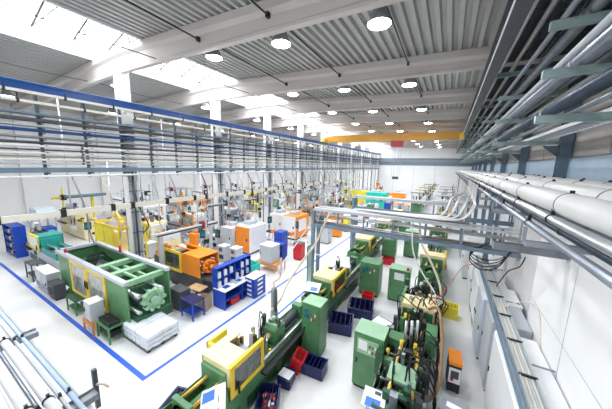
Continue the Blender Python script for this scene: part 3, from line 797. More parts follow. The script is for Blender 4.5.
table('green steel frame stand with small pump below the big green machine, left one', (-13.45,3.72,0), 0, .95,.34,.68, DGREEN, GREEN, shelf=True, name='steel_stand', cat='stand')
t = table('green steel stand carrying black batteries below the yellow door', (-10.35,3.72,0), 0, .95,.5,.62, GREEN, GREEN, shelf=True, name='battery_stand', cat='stand')
for q in range(5):
    for (za,zb_,wh) in ((.621,.76,'on top of'),(.217,.40,'inside')): tag(MB().box(-10.35-.42+q*.17,-10.35-.29+q*.17,3.54,3.90,za,zb_).box(-10.35-.38+q*.17,-10.35-.33+q*.17,3.6,3.64,zb_,zb_+.02).build('battery', BLACK), 'black battery %s the green steel stand' % wh, 'battery', 'batteries %s the green stand' % wh)
t = table('small orange wooden stand under the grey control box', (-11.3,3.62,0), 0, .85,.5,.5, DORANGE, DORANGE, name='wooden_stand', cat='stand')
cabinet('control_box', 'grey control box sitting on the orange wooden stand', (-11.3,3.63,.5), 0, .55,.42,.72, LGREY, top=WHITE, plinth=False, cat='control box')
# pallet with bags
t = thing('wooden_pallet', 'wooden pallet under the plastic wrapped bags near the corner of the blue line', 'pallet', (-9.1,4.5,0))
b = MB()
for q in range(7): b.box(-.75+q*.22,-.6+q*.22,-.55,.55,.10,.125)
for yy in (-.5,0,.5): b.box(-.75,.75,yy-.05,yy+.05,0,.10)
b.build('boards', DGREY, t)
def bag(label, loc, rz, w, d, h, seed):
    bm = bmesh.new(); bmesh.ops.create_cube(bm, size=1); bmesh.ops.subdivide_edges(bm, edges=bm.edges[:], cuts=7, use_grid_fill=True)
    random.seed(seed)
    ph = [random.uniform(0,6) for _ in range(6)]
    for v in bm.verts:
        x,y,z = v.co
        k = 1-.13*(abs(2*x)**6+abs(2*y)**6)*.5
        zz = z*h*(1-.35*max(abs(2*x),abs(2*y))**5)
        zz += .012*math.sin(9*x+ph[0])*math.cos(8*y+ph[1])+.01*math.sin(23*x+11*y+ph[2])
        v.co = (x*w*(1-.05*(2*y)**2)+.008*math.sin(20*y+ph[3]), y*d*(1-.05*(2*x)**2)+.008*math.sin(17*x+ph[4]), max(zz,-h/2)+h/2)
    me = bpy.data.meshes.new('granulate_bag'); bm.to_mesh(me); bm.free(); me.materials.append(PLASTIC)
    for p in me.polygons: p.use_smooth = True
    o = bpy.data.objects.new('granulate_bag', me); col.objects.link(o); o.location = loc; o.rotation_euler = (0,0,rz)
    tag(o, label, 'bag')
    return o
for lay in range(3):
    for q,(xx,yy) in enumerate(((-.38,-.27),(.38,-.27),(-.38,.28),(.38,.28))):
        bag('white plastic bag on the pallet, %s layer, %s' % (('bottom','middle','top')[lay], ('front left','front right','back left','back right')[q]), (-9.1+xx*1.05,4.5+yy,.125+lay*.16), 0, .86,.62,.19, lay*9+q)

# left grey cabinet and teal machine
cabinet('electrical_cabinet', 'light grey low cabinet beside the blue line left of the big green machine', (-16.95,3.8,0), 0, 1.6,.5,1.05, LGREY, top=WHITE, doors=2, vents=True)
imm('teal and white moulding machine with yellow trim at the far left', (-18.2,5.0,0), PI, 5.4,1.1, side=1, bed=LGREY, guard=TEAL, door=BYEL, inj=TEAL, roof=TEAL, win=WHITE, g0=.45,g1=.75, top=1.9)
table('black machine table left of the light grey low cabinet', (-19.2,3.85,0), 0, 1.1,.5,.95, DGREY, DGREY, shelf=True, name='machine_table')
cabinet('compressor_unit', 'black boxed unit with round fan left of the big green machine', (-15.62,3.74,0), 0, .8,.42,.78, DGREY, cat='machine')
tag(MB().cyl((-15.62,3.509,.42),(-15.62,3.48,.42),.2,n=20).build('fan_grille', BLACK), 'round black fan grille on the boxed unit by the big green machine', 'fan')

def shelf_rack(label, loc, rz, w, d, h, m, rows, binm, cat='shelf', name='storage_shelf', back=True):
    t = thing(name, label, cat, loc, rz)
    for x in (-w/2,w/2-.04): MB().box(x,x+.04,-d/2,d/2,0,h).build('side_panel', m, t)
    if back: MB().box(-w/2+.04,w/2-.04,d/2-.02,d/2,0,h).build('back_panel', m, t)
    for r in range(rows+1):
        z = .08+r*(h-.12)/rows
        MB().box(-w/2+.04,w/2-.04,-d/2,d/2-.02,z-.03,z).build('shelf', m, t)
    return t
def bins_on(loc, w, d, h, rows, per, mats, what):
    for r in range(rows):
        z = .08+r*(h-.12)/rows
        for k in range(per):
            m = mats[(r*3+k)%len(mats)]
            x = loc[0]-w/2+.12+(k+.5)*(w-.24)/per; bw = (w-.3)/per*.42
            b = MB(); b.box(x-bw,x+bw,loc[1]-d*.42,loc[1]+d*.38,z+.001,z+.02); b.box(x-bw,x+bw,loc[1]-d*.42,loc[1]-d*.4,z+.02,z+.2); b.box(x-bw,x+bw,loc[1]+d*.36,loc[1]+d*.38,z+.02,z+.24); b.box(x-bw,x-bw+.02,loc[1]-d*.4,loc[1]+d*.36,z+.02,z+.22).box(x+bw-.02,x+bw,loc[1]-d*.4,loc[1]+d*.36,z+.02,z+.22)
            tag(b.build('storage_bin', m), 'small bin standing in %s' % what, 'bin', 'bins in %s' % what)
shelf_rack('tall blue storage shelf at the far left edge', (-25.3,4.4,0), 0, 2.4,.6,2.1, BLUE, 4, NAVY)
bins_on((-25.3,4.4), 2.4,.6,2.1, 4, 5, [NAVY,BLUE,WHITE], 'the tall blue shelf at the far left')
shelf_rack('blue storage shelf with white bins right of the tall one, far left', (-24.6,5.9,0), 0, .1+.9,.6,1.7, BLUE, 3, NAVY)
bins_on((-24.6,5.9), 1.0,.6,1.7, 3, 3, [WHITE,RED,NAVY], 'the lower blue shelf at the far left')

# ------------------------------------------------------------------ orange machine
t = thing('injection_moulding_machine', 'orange moulding machine with yellow framed dark window and open right end', 'machine', (-11.2,7.3,0))
MB().box(-1.55,-.0,.0,.05,.95,1.95).box(-.0,1.25,0,.05,.95,1.95).box(-1.3,1.25,1.1,1.15,.95,1.95).box(.0,1.25,.0,1.15,1.95,2.0).box(-1.4,.0,.95,1.15,1.95,2.0).box(-1.4,.0,.5,.58,1.95,2.0).build('guard_shell', ORANGE, t, bevel=.008)
d = MB().frame(-1.6,-.1,.92,2.02,.15,-.06,-.0).build('guard_door', YELLOW, t, bevel=.008); MB().box(-1.45,-.25,-.035,-.02,1.07,1.87).build('window_pane', WINDK, d)
MB().box(-1.5,1.3,.1,1.05,.12,.92).box(-1.6,1.9,.15,1.0,.82,.95).build('machine_bed', DGREY, t, bevel=.02)
MB().box(-1.3,-.9,.15,.3,0,.12).box(.9,1.3,.15,.3,0,.12).box(-1.3,-.9,.85,1.0,0,.12).box(.9,1.3,.85,1.0,0,.12).build('foot', BLACK, t)
fl = MB(); fl.cyl((1.05,.58,1.4),(1.3,.58,1.4),.36,n=18)
for q in range(8):
    a = q*PI/4; fl.cyl((1.3,.58+.27*math.cos(a),1.4+.27*math.sin(a)),(1.42,.58+.27*math.cos(a),1.4+.27*math.sin(a)),.075,n=8)
fl.cyl((1.3,.58,1.4),(1.55,.58,1.4),.12,n=14)
fl.build('clamp_flange', ORANGE, t)
for yy in (.25,.9):
    for zz in (1.15,1.7): MB().cyl((-.2,yy,zz),(1.2,yy,zz),.05,n=10).build('tie_bar', STEEL, t)
MB().box(-1.2,-.8,.25,.95,.95,1.8).build('platen', DSTEEL, t)
MB().box(-1.1,-.5,1.15,1.3,1.5,2.6).build('robot_mount', ORANGE, t, bevel=.01)
MB().box(-3.0,-1.6,.2,.95,.8,1.25).cyl((-2.9,.58,1.4),(-1.6,.58,1.4),.14,n=14).build('injection_unit', DGREY, t, bevel=.01)
b = MB(); random.seed(11)
for q in range(18):
    x = random.uniform(-3.0,-1.75); y = random.uniform(.15,.8); b.box(x,x+.15,y,y+.12,1.2,random.uniform(1.35,1.95),random.choice([ORANGE,YELLOW,BLACK,STEEL,ORANGE]))
b.build('valve_block', ORANGE, t)
gantry('grey beam gantry robot reaching over the orange machine', (-12.45,6.95,0), PI/2, 3.6, 2.72, LGREY, DRED)
t = table('low wooden topped trolley in front of the orange machine', (-9.75,7.0,0), .1, .8,.55,.72, WOOD, DGREY, shelf=True, name='trolley', cat='trolley')
t = thing('cardboard_box', 'open cardboard box between the trolley and the blue workbench', 'box', (-8.95,6.75,0), .3)
MB().box(-.22,.22,-.22,.22,0,.02).box(-.22,.22,-.22,-.21,.02,.62).box(-.22,.22,.21,.22,.02,.62).box(-.22,-.21,-.21,.21,.02,.62).box(.21,.22,-.21,.21,.02,.62).build('carton', CARD, t)
MB().box(-.22,.22,-.38,-.22,.56,.575,rx=-.6).box(-.4,-.22,-.2,.2,.56,.575,ry=.5).build('flap', CARD, t)

# blue workbench with pigeonhole back
t = thing('workbench', 'blue packing workbench with pigeonhole back and white worktop', 'workbench', (-8.5,7.1,0), PI/2)
# local x -> world y, local y -> world -x ; operator side -y -> +x
Lb = 2.15
MB().box(0,Lb,.26,.32,0,1.85).box(0,Lb,.0,.26,1.82,1.86).box(0,Lb,.0,.26,1.32,1.35).build('back_board', BLUE, t)
b = MB()
for q in range(7): b.box(q*Lb/6-.012+.012,q*Lb/6+.024,.0,.26,.92,1.82)
b.build('divider', BLUE, t)
MB().box(0,.04,-.45,.26,0,.88).box(Lb*.5,Lb*.5+.04,-.45,.26,0,.88).box(Lb-.04,Lb,-.45,.26,0,.88).box(.04,Lb-.04,-.42,.26,.38,.41).box(.04,Lb-.04,-.42,.26,.05,.08).build('carcass', BLUE, t)
MB().box(-.03,Lb*.74,-.5,.26,.88,.92).build('worktop', WHITE, t, bevel=.006)
for r in range(2):
    for q in range(6):
        if (q*7+r*3)%5 != 4: tag(MB().box(-8.84+.14,-8.84+.30,7.1+q*Lb/6+.08,7.1+q*Lb/6+.26,.921+r*.43,.921+r*.43+.28).build('paper_stack', PAPER), 'white paper stack in the pigeonholes of the blue workbench', 'papers', 'papers in the blue pigeonholes')
for q in range(2): tag(MB().box(-8.45,-8.2,7.3+q*.75,7.6+q*.75,.921,.93).build('work_sheet', BLUE), 'blue sheet lying on the white worktop, %s' % ('near the front end','near the middle')[q], 'sheet')
tag(MB().box(-8.6,-8.15,7.85,8.05,.921,.95,rz=.3).build('tool_tray', PALEBL), 'pale tray lying on the blue workbench', 'tray')
t = thing('drawer_unit', 'blue drawer unit with white fronts at the far end of the workbench', 'drawer unit', (-7.92,8.95,0), 0)
MB().box(-.3,.3,-.42,.42,0,1.0).build('carcass', BLUE, t)
MB().box(-.32,.32,-.44,.44,1.0,1.03).build('top', WHITE, t)
for q in range(4):
    d = MB().box(-.24,.24,-.44,-.42,.08+q*.23,.26+q*.23).build('drawer', BLUE, t); MB().box(-.14,.14,-.445,-.44,.12+q*.23,.22+q*.23).build('label_plate', PAPER, d)
    d = MB().box(.3,.32,-.38,.38,.08+q*.23,.26+q*.23).build('drawer', BLUE, t); MB().box(.32,.325,-.2,.2,.12+q*.23,.22+q*.23).build('label_plate', PAPER, d)
crate('red crate with parts on the lower shelf of the blue workbench', (-8.25,7.75,.081), 0, .35,.5,.22, RED, 4)
crate('turquoise open container on a stand behind the blue workbench', (-9.35,10.0,.62), 0, 1.1,.75,.35, TURQ)
table('grey stand under the turquoise container', (-9.35,10.0,0), 0, 1.1,.75,.618, MGREY, MGREY, name='container_stand', cat='stand')
t = table('orange wooden table carrying a pale grey cabinet behind the workbench', (-9.15,11.75,0), 0, 1.6,1.0,.55, DORANGE, DORANGE, name='wooden_table')
cabinet('control_cabinet', 'pale grey cabinet standing on the orange wooden table', (-9.2,11.75,.55), 0, .95,.8,1.05, LGREY, top=WHITE, plinth=False)

# floor items beside aisle
cabinet('tool_cabinet', 'red tool cabinet at the left of the aisle behind the pale grey cabinet', (-8.55,14.2,0), 0, .62,.6,1.15, RED, top=DGREY)
shelf_rack('low blue shelf with white top beside the red tool cabinet', (-9.75,13.55,0), 0, .9,.6,1.15, BLUE, 2, NAVY)
cabinet('storage_cabinet', 'grey cabinet with blue shelves left of the low blue shelf', (-10.6,14.9,0), 0, .7,.8,1.5, BLUE, top=BLUE)

# orange cabinet machines further back, left of the aisle
def box_machine(label, loc, w, d, h, front, body, feat=DGREY, rz=0, name='moulding_machine', base=.0):
    t = thing(name, label, 'machine', loc, rz)
    MB().box(-w/2+.1,w/2-.1,-d/2+.1,d/2-.1,0,.15).build('plinth', BLACK, t)
    MB().box(-w/2,w/2,-d/2,d/2,.15,h).build('housing', body, t, bevel=.02)
    f = MB().box(-w/2+.02,w/2-.02,-d/2-.04,-d/2,.2,h-.03).build('front_door', front, t, bevel=.01)
    MB().box(w*.3,w*.36,-d/2-.08,-d/2-.04,h*.5,h*.6).build('handle', BLACK, f)
    MB().box(w/2,w/2+.02,-d*.3,d*.3,h*.35,h*.85).build('side_window', WINLT if feat is None else feat, t)
    MB().box(-w*.3,w*.1,-d*.2,d*.3,h,h+.25).cyl((w*.3,0,h),(w*.3,0,h+.55),.04,n=8).build('top_unit', LGREY, t, bevel=.01)
    return t
box_machine('tall orange door machine with white sides left of the aisle, nearest of its kind', (-12.45,13.7,0), 1.35,1.9,2.05, ORANGE, WHITE, WHITE)
box_machine('tall orange framed white machine left of the aisle behind the orange door machine', (-11.6,18.6,0), 1.4,2.2,2.1, WHITE, ORANGE, WHITE)
box_machine('grey machine with dark window left of the nearest orange door machine', (-14.2,13.6,0), 1.2,1.5,1.7, LGREY, WHITE, DGREY)
box_machine('white machine with orange side beside the second orange machine', (-13.6,19.2,0), 1.5,1.8,1.9, WHITE, WHITE, ORANGE)

# ------------------------------------------------------------------ centre machine row (operator windows face right)
m2 = imm('cream and yellow topped green moulding machine nearest the camera, with dark side window', (-4.40,2.3,0), PI/2, 5.2,.94, g0=.235,g1=.445, top=1.8, hop=None)
b = MB(); b.box(0,.7,0,.07,0,.2).box(0,.07,.07,.5,0,.2).box(0,.7,.43,.5,0,.2); o = b.build('guard_bracket', BYEL, m2, bevel=.008, label='yellow U shaped guard'); o.location = (1.75,.49,1.4)
imm('cream and yellow topped green moulding machine, second in the centre row', (-4.25,7.95,0), PI/2, 5.4,.96, g0=.2,g1=.46, top=1.75, hop=None)
imm('cream and yellow topped green moulding machine, third in the centre row', (-4.55,14.0,0), PI/2, 5.4,1.0, g0=.3,g1=.6, top=1.75)
imm('green moulding machine with cream guard, fourth in the centre row', (-4.6,20.4,0), PI/2, 5.2,1.0, g0=.3,g1=.6, top=1.75)
imm('green moulding machine with cream guard, fifth in the centre row', (-4.6,26.6,0), PI/2, 5.2,1.0, g0=.3,g1=.6, top=1.75)
hd = hopper_dryer('grey ribbed granulate loader column beside the nearest green machine', (-5.05,6.7,0), .12, 2.1, DSTEEL)
def board(label, loc, rz, tilt, w, h, blocks, name='instruction_sheet'):
    t = thing(name, label, 'sheet', loc, rz); t.rotation_euler = (tilt,0,rz)
    MB().box(-w/2,w/2,-h/2,h/2,-.008,0).build('sheet', PAPER, t)
    for (x0,x1,y0,y1,m) in blocks: MB().box(x0*w,x1*w,y0*h,y1*h,.0,.003).build('printed_block', m, t)
    return t
board('white printed board with blue and red shapes on the clamp end of the nearest machine', (-3.86,3.0,1.52), -.75, .25, .75,.52, [(-.4,-.05,-.45,.05,mat('print_blue',(.03,.15,.55),.5)),(.28,.45,-.2,.25,RED),(-.12,.1,.2,.24,DGREY),(.12,.2,-.05,.0,LGREY)])
MB_ = MB().box(-.32,.32,-.03,.03,0,.06).cyl((-.02,0,-.35),(0,0,0),.02,n=8)
board('tilted white sheet on the second green machine', (-4.35,8.35,1.62), .2,.35,.6,.5, [(-.1,.35,-.4,0,mat('print_blue2',(.1,.25,.5),.5))])
board('white sheet on the injection end of the second green machine', (-4.0,11.0,1.85), .4,.5,.45,.7, [(-.2,.2,.2,.24,LGREY)])
cabinet('control_cabinet', 'green control cabinet with teal screen beside the nearest centre machine', (-3.56,7.05,0), 0, .68,.6,1.9, GREEN, panel=GREEN, top=LGREEN)
MB_=None
cabinet('control_cabinet', 'large plain green control cabinet with white switch panel standing alone in the front aisle', (-1.52,6.75,0), 0, .84,.68,1.78, GREEN, panel=LGREEN, top=LGREEN)
c = cabinet('control_cabinet', 'green control cabinet with white paper taped to its front, middle of the aisle', (-1.62,12.35,0), 0, .92,.75,1.62, GREEN, top=LGREEN)
MB().box(-.2,.25,-.405,-.4,1.15,1.5).build('taped_paper', PAPER, c)
cabinet('control_cabinet', 'green control cabinet with grey screen beside the second centre machine', (-3.0,12.25,0), 0, .95,.85,1.7, GREEN, panel=GREEN, top=GREEN)
cabinet('control_cabinet', 'green control cabinet beyond the near pipe bridge left of the aisle', (-3.3,18.4,0), 0, .9,.8,1.9, GREEN, panel=LGREEN, top=GREEN)
cabinet('control_cabinet', 'green control cabinet beyond the near pipe bridge right of the aisle', (-1.9,19.2,0), 0, .95,.8,1.9, GREEN, top=LGREEN)
cabinet('control_cabinet', 'small green cabinet far down the centre row', (-3.2,24.8,0), 0, .9,.8,1.8, GREEN, panel=LGREEN)
tag(MB().box(-.05,.05,-.05,.05,0,.14).build('emergency_button', RED), 'red button block on top of the papered green cabinet', 'button').location = (-1.25,12.1,1.652)

crate('navy crate on the floor between the nearest machine and its control cabinet', (-3.1,6.25,0), .1, .68,.5,.36, NAVY)
crate('navy crate beside the second centre machine, nearer of two', (-3.2,8.7,0), .25, .9,.85,.42, NAVY)
crate('navy crate beside the second centre machine, farther of two', (-2.85,10.15,0), .2, 1.05,.95,.42, NAVY)
crate('navy crate full of red and clear mouldings at the nearest machine', (-3.62,4.55,0), .5, .55,.75,.36, NAVY, 26)
crate('navy crate with red mouldings at the clamp end of the nearest machine, bottom edge', (-5.05,2.95,.6), .3, .5,.6,.34, NAVY, 22)
table('low grey stand under the bottom edge crate', (-5.05,2.95,0), .3, .5,.6,.595, MGREY, MGREY, name='crate_stand', cat='stand')
crate('red crate leaning by the nearest green machine', (-3.72,6.05,.05), .2, .34,.5,.5, RED).rotation_euler = (0,.35,.2)
crate('small navy crate with white sheet below the red crate', (-3.65,5.45,0), .2, .4,.45,.3, NAVY)
tag(MB().box(-.2,.2,-.16,.16,0,.006).build('paper_sheet', PAPER), 'white sheet lying on the small navy crate', 'paper').location = (-3.65,5.45,.322)
crate('red crate under the control cabinet of the second machine', (-2.85,11.3,0), 0, .5,.4,.4, RED)
crate('red crate on the floor beyond the near pipe bridge', (-3.0,16.7,0), .1, .8,.5,.4, RED)
crate('bright yellow crate on the floor right of the right machine row', (.62,12.05,0), -.1, .6,.5,.5, BYEL)

# ------------------------------------------------------------------ right machine row
m = imm('dark green moulding machine with cream plates, nearest in the right row', (-.5,4.9,0), PI/2, 7.2,1.15, side=1, bed=BLACK, guard=CREAM, door=GREEN, inj=DGREEN, g0=.57,g1=.74, top=1.62, win=WINDK, hop=None)
b = MB()
b.box(-.2,3.2,-.58,.58,.86,.94).box(-.2,3.2,.52,.58,.94,1.05)
b.build('frame_table', DGREY, m, bevel=.01)
for q in range(4): MB().box(-.2+q*.95,-.14+q*.95,-.58,-.52,.0,1.35).box(-.2+q*.95,-.14+q*.95,.52,.58,.0,1.35).box(-.2+q*.95,-.16+q*.95,-.52,.52,1.3,1.35).build('machine_frame', DSTEEL, m)
MB().box(.75,1.35,-.3,.35,1.36,1.44).box(.45,.65,-.15,.3,1.2,1.26).build('cover_plate', LGREEN, m, bevel=.01)
MB().box(2.1,2.5,.1,.6,1.3,1.55).build('drive_unit', GREEN, m, bevel=.02); MB().box(2.6,3.2,-.65,-.35,1.0,1.7).build('drive_unit', GREEN, m, bevel=.02)
MB().box(.5,1.0,.58,.6,.95,1.3).build('glass_door', WINLT, m); MB().box(1.1,1.6,.58,.6,.95,1.3).build('glass_door', WINLT, m)
b = MB(); random.seed(21)
for q in range(110):
    x = random.uniform(-.1,6.6); y = random.uniform(-.6,.6); s_ = random.uniform(.04,.17)
    z1 = random.uniform(1.0,1.75)
    b.box(x,x+s_,y,y+s_*random.uniform(.5,1.5),.9,z1,random.choice([BLACK,DGREEN,DSTEEL,BLACK,GREEN,STEEL,DGREY,YELLOW if q%4==0 else BLACK]))
b.build('valve_block', DGREY, m)
b = MB()
for q in range(22):
    x = random.uniform(.2,5.8); y = random.uniform(-.6,.5)
    b.tube([(x,y,1.0),(x+.1,y+random.uniform(-.2,.2),1.9+random.uniform(-.2,.2)),(x+.4,y-.35,1.7),(x+.55,-.72,1.0),(x+.6,-.72,.3)],.02,n=6,sub=4)
b.build('hoses', BLACK, m)
for (x,y,z) in ((1.9,.2,1.72),(2.0,-.15,1.68),(3.3,.3,1.74),(1.6,.5,1.55)): MB().cyl((x,y,z-.35),(x,y,z),.045,n=10).build('cylinder_head', YELLOW, m)
for q in range(3): MB().cyl((2.2+.1*q,.15-.14*q,1.2),(2.2+.1*q,.15-.14*q,2.15),.04,n=10).build('upright_rod', STEEL, m)
imm('green moulding machine in the right row beyond the near pipe bridge', (-.35,13.4,0), PI/2, 5.2,1.2, side=-1, bed=GREEN, guard=CREAM, door=YELLOW, inj=GREEN, top=1.7)
imm('green moulding machine with cream guard, third in the right row', (-.35,20.2,0), PI/2, 5.2,1.2, side=-1, bed=GREEN, guard=CREAM, door=GREEN, inj=GREEN, top=1.7)
t = board('white clipboard sheet in a navy tray left of the right machine', (-1.45,7.75,1.45), -.35,.2,.55,.36, [])
MB().box(-.31,.31,-.22,.22,-.06,-.012).build('tray', NAVY, t); MB().cyl((0,0,-1.43),(0,0,-.05),.025,n=8).box(-.15,.15,-.15,.15,-1.45,-1.42).build('stand', MGREY, t)
t = board('white poster with blue block at the bottom edge in front of the right machine', (-1.0,5.12,1.22), .05,.25,.5,.45, [(-.35,.3,-.45,.0,mat('print_blue3',(.05,.2,.65),.5))])
MB().cyl((0,.2,-1.2),(0,0,-.02),.03,n=8).box(-.2,.2,0,.4,-1.24,-1.2).build('stand', MGREY, t)
t = thing('temperature_unit', 'small orange and black temperature control unit right of the right machine', 'machine', (.68,7.95,0), .05)
MB().box(-.16,.16,-.3,.3,.06,.9).build('body', BLACK, t, bevel=.01)
MB().box(-.17,.17,-.31,.31,.9,1.0).build('orange_top', ORANGE, t, bevel=.01); MB().box(-.15,.15,-.31,-.3,.35,.82).build('label_panel', PAPER, t)
MB().box(-.1,.1,-.315,-.31,.5,.74).build('display', DGREY, t); MB().box(-.1,-.02,-.32,-.31,.42,.5).build('button', RED, t)
for sx in (-.12,.12):
    for sy in (-.24,.24): MB().cyl((sx-.02,sy,.03),(sx+.02,sy,.03),.03,n=10).build('wheel', BLACK, t)
t = thing('terminal_box', 'dark grey terminal box with white label at the bottom edge, right of the machine', 'control box', (.6,5.95,0), -.15)
MB().box(-.28,.28,-.25,.25,.75,1.15).build('box', MGREY, t, bevel=.02); MB().box(-.14,.16,-.1,.05,1.15,1.155).build('label', PAPER, t); MB().box(-.05,.05,-.05,.05,.02,.75).box(-.2,.2,-.2,.2,0,.02).build('stand', DGREY, t)
tag(MB().tube([(-1.0,12.6,4.3),(-.95,12.0,4.2),(-.75,11.2,3.4),(-.35,10.9,2.8),(.1,10.5,2.0),(.15,9.7,1.6),(-.2,9.0,1.6),(-.6,8.9,1.5)],.045,n=10).build('hose', BEIGEH), 'thick beige hose from the pipe bridge down onto the right machine', 'hose')
tag(MB().tube([(-1.1,11.7,4.3),(-1.15,11.4,4.1),(-1.05,11.0,3.2),(-.8,10.6,2.7),(-.4,10.3,2.2),(0,9.9,1.8),(-.1,9.3,1.55),(-.5,9.2,1.45)],.03,n=8).build('hose', PWHITE), 'thin white hose from the pipe bridge down onto the right machine', 'hose')
tag(MB().tube([(-.25,9.1,1.55),(.1,8.8,1.9),(.25,8.0,1.7),(.3,7.0,1.3),(.25,6.4,.95),(-.05,5.9,.9),(-.3,5.8,.9)],.045,n=10).build('hose', BROWN), 'brown hose running along the right machine toward the camera', 'hose')
tag(MB().tube([(-.2,9.3,1.6),(.1,9.6,1.9),(.45,10.6,2.1),(.9,12.2,2.3),(1.5,12.8,2.4)],.012,n=6).build('hose', RED), 'thin red hose reaching from the right machine to the wall cabinets', 'hose')
tag(MB().tube([(-4.6,10.3,4.35),(-4.9,10.25,3.6),(-5.1,10.0,2.9),(-5.55,9.4,2.0),(-5.5,8.2,1.5),(-5.2,7.3,1.35),(-5.0,6.5,1.4)],.05,n=10).build('hose', BEIGEH), 'thick beige hose from the left end of the pipe bridge to the nearest machine', 'hose')
tag(MB().tube([(-5.6,11.5,4.3),(-5.75,11.3,3.4),(-5.6,11.0,2.5),(-5.3,10.4,2.2),(-4.9,10.2,2.3)],.03,n=8).build('hose', PWHITE), 'white hose looping under the left end of the pipe bridge', 'hose')
tag(MB().tube([(-5.8,12.0,4.3),(-6.3,11.0,3.0),(-6.6,9.2,1.6),(-6.2,7.6,.9),(-5.4,6.6,.9)],.03,n=8).build('hose', PWHITE), 'white hose hanging over the aisle left of the second machine', 'hose')
t = thing('glass_screen', 'narrow teal edged glass screen beside the left leg of the pipe bridge', 'screen', (-5.75,10.6,0), PI/2)
MB().frame(-.25,.25,.02,2.5,.04,-.02,.02).build('frame', TEAL, t); MB().box(-.21,.21,-.005,.005,.06,2.46).build('glass', ACRYL, t); MB().box(-.3,.3,-.15,.15,0,.02).build('foot', DGREY, t)

# white cabinets along the right wall
cabinet('switch_cabinet', 'white switch cabinet in the bottom right corner, nearest the camera', (1.885,6.0,0), PI*1.5, 3.6,.84,2.25, WHITE, doors=1, handle=BLACK)
cabinet('switch_cabinet', 'light grey switch cabinet next along the right wall', (1.9,8.85,0), PI*1.5, 1.3,.84,2.25, LGREY, doors=1)
cabinet('switch_cabinet', 'pale blue-grey switch cabinet third along the right wall', (1.9,10.25,0), PI*1.5, 1.3,1.0,2.2, mat('cabinet_bluegrey',(.55,.62,.70),.4,var=.03), doors=2, top=WHITE)
cabinet('switch_cabinet', 'white switch cabinet with small vents fourth along the right wall', (1.85,12.0,0), PI*1.5, 2.0,.9,2.1, WHITE, doors=2, vents=True)
cabinet('switch_cabinet', 'white switch cabinet fifth along the right wall', (1.9,14.9,0), PI*1.5, 2.0,.9,2.1, WHITE, doors=2)
cabinet('switch_cabinet', 'tall white switch cabinet sixth along the right wall', (1.7,18.0,0), PI*1.5, 2.4,.9,2.3, WHITE, doors=3)
cabinet('switch_cabinet', 'tall pale cabinet seventh along the right wall', (1.7,22.0,0), PI*1.5, 2.4,.9,2.3, LGREY, doors=3)
t = thing('cable_tray', 'steel cable tray with ivory cables running above the white wall cabinets', 'cable tray', (1.75,0,2.36))
MB().box(-.14,.14,3.0,14,0,.02).box(-.14,-.12,3.0,14,.02,.1).box(.12,.14,3.0,14,.02,.1).build('tray', LGREY, t)
for q,(x,m_) in enumerate(((-.09,TRUNK),(-.04,TRUNK),(.01,LGREY),(.06,TRUNK))): MB().cyl((x,3.1,.045),(x,13.9,.045),.022,n=8).build('cable', m_, t)
c0 = MB().box(-.15,.15,-.02,.02,.07,.11).build('strap', BLACK, t); c0.location=(0,3.6,0)
for k in range(1,9): c=c0.copy(); col.objects.link(c); c.parent=t; c.location=(0,3.6+1.2*k,0)
for k in range(4): 
    MB().box(.14,.58,3.6+3*k,3.63+3*k,-.04,-.01).build('wall_bracket', MGREY, t)
tag(MB().box(1.50,1.56,3.0,14,2.26,2.42).build('cable_duct', BLGREY), 'dark blue-grey duct on the hall side of the wall cable tray', 'duct')
tag(MB().tube([(1.8,8.9,2.45),(2.1,8.8,2.75),(2.3,8.4,2.95),(2.32,8.0,2.9),(2.33,7.7,2.4),(2.33,7.4,1.6),(2.33,7.2,.9)],.02,n=6).build('cable', TRUNK), 'thin pale cable looping from the tray down the white wall', 'cable')
tag(MB().tube([(1.8,10.4,2.45),(2.1,10.6,3.0),(2.4,10.7,3.2),(2.49,10.6,3.6)],.018,n=6).build('cable', BLACK), 'black cable rising from the tray to the ribbed wall tray', 'cable')
for k in range(4):
    b = MB(); 
    r = .35+.06*k
    b.tube([(1.55,11.3-.05*k,3.75),(1.2,11.3,3.55-.04*k),(1.0,11.25,3.3-.1*k),(1.4,11.2,3.1-.14*k),(1.9,11.2,3.2-.1*k),(2.2,11.1,3.6)],.02,n=6)
    tag(b.build('cable_loop', BLACK), 'black cable looped at the inner end of the ribbed wall tray', 'cable', 'cable loops at the ribbed tray')

# ------------------------------------------------------------------ conduits on the columns
for k, y in enumerate(BAYS[2:]):
    for j,(dx,dy,r,m,l) in enumerate(((.38,-.05,.05,DPIPE,'dark pipe strapped to the hall side of a white column'),(.38,-.22,.045,MGREY,'grey pipe strapped to the hall side of a white column'),(.4,.14,.06,LGREY,'light grey pipe strapped to the hall side of a white column'),(-.36,-.2,.05,DPIPE,'dark pipe strapped to the far side of a white column'))):
        t = thing('column_pipe', l, 'pipe', (XC+dx,y+dy,0), 0, l.replace('pipe strapped','pipes strapped').replace('a white column','white columns'))
        MB().cyl((0,0,0),(0,0,5.9-.25*(j==3)),r,n=8).build('run', m, t)
        b = MB()
        for z in (1.2,2.4,3.6,4.8): b.box(-r-.02,r+.02,-r-.01,r+.01,z,z+.05)
        b.build('clamp', DGREY, t)

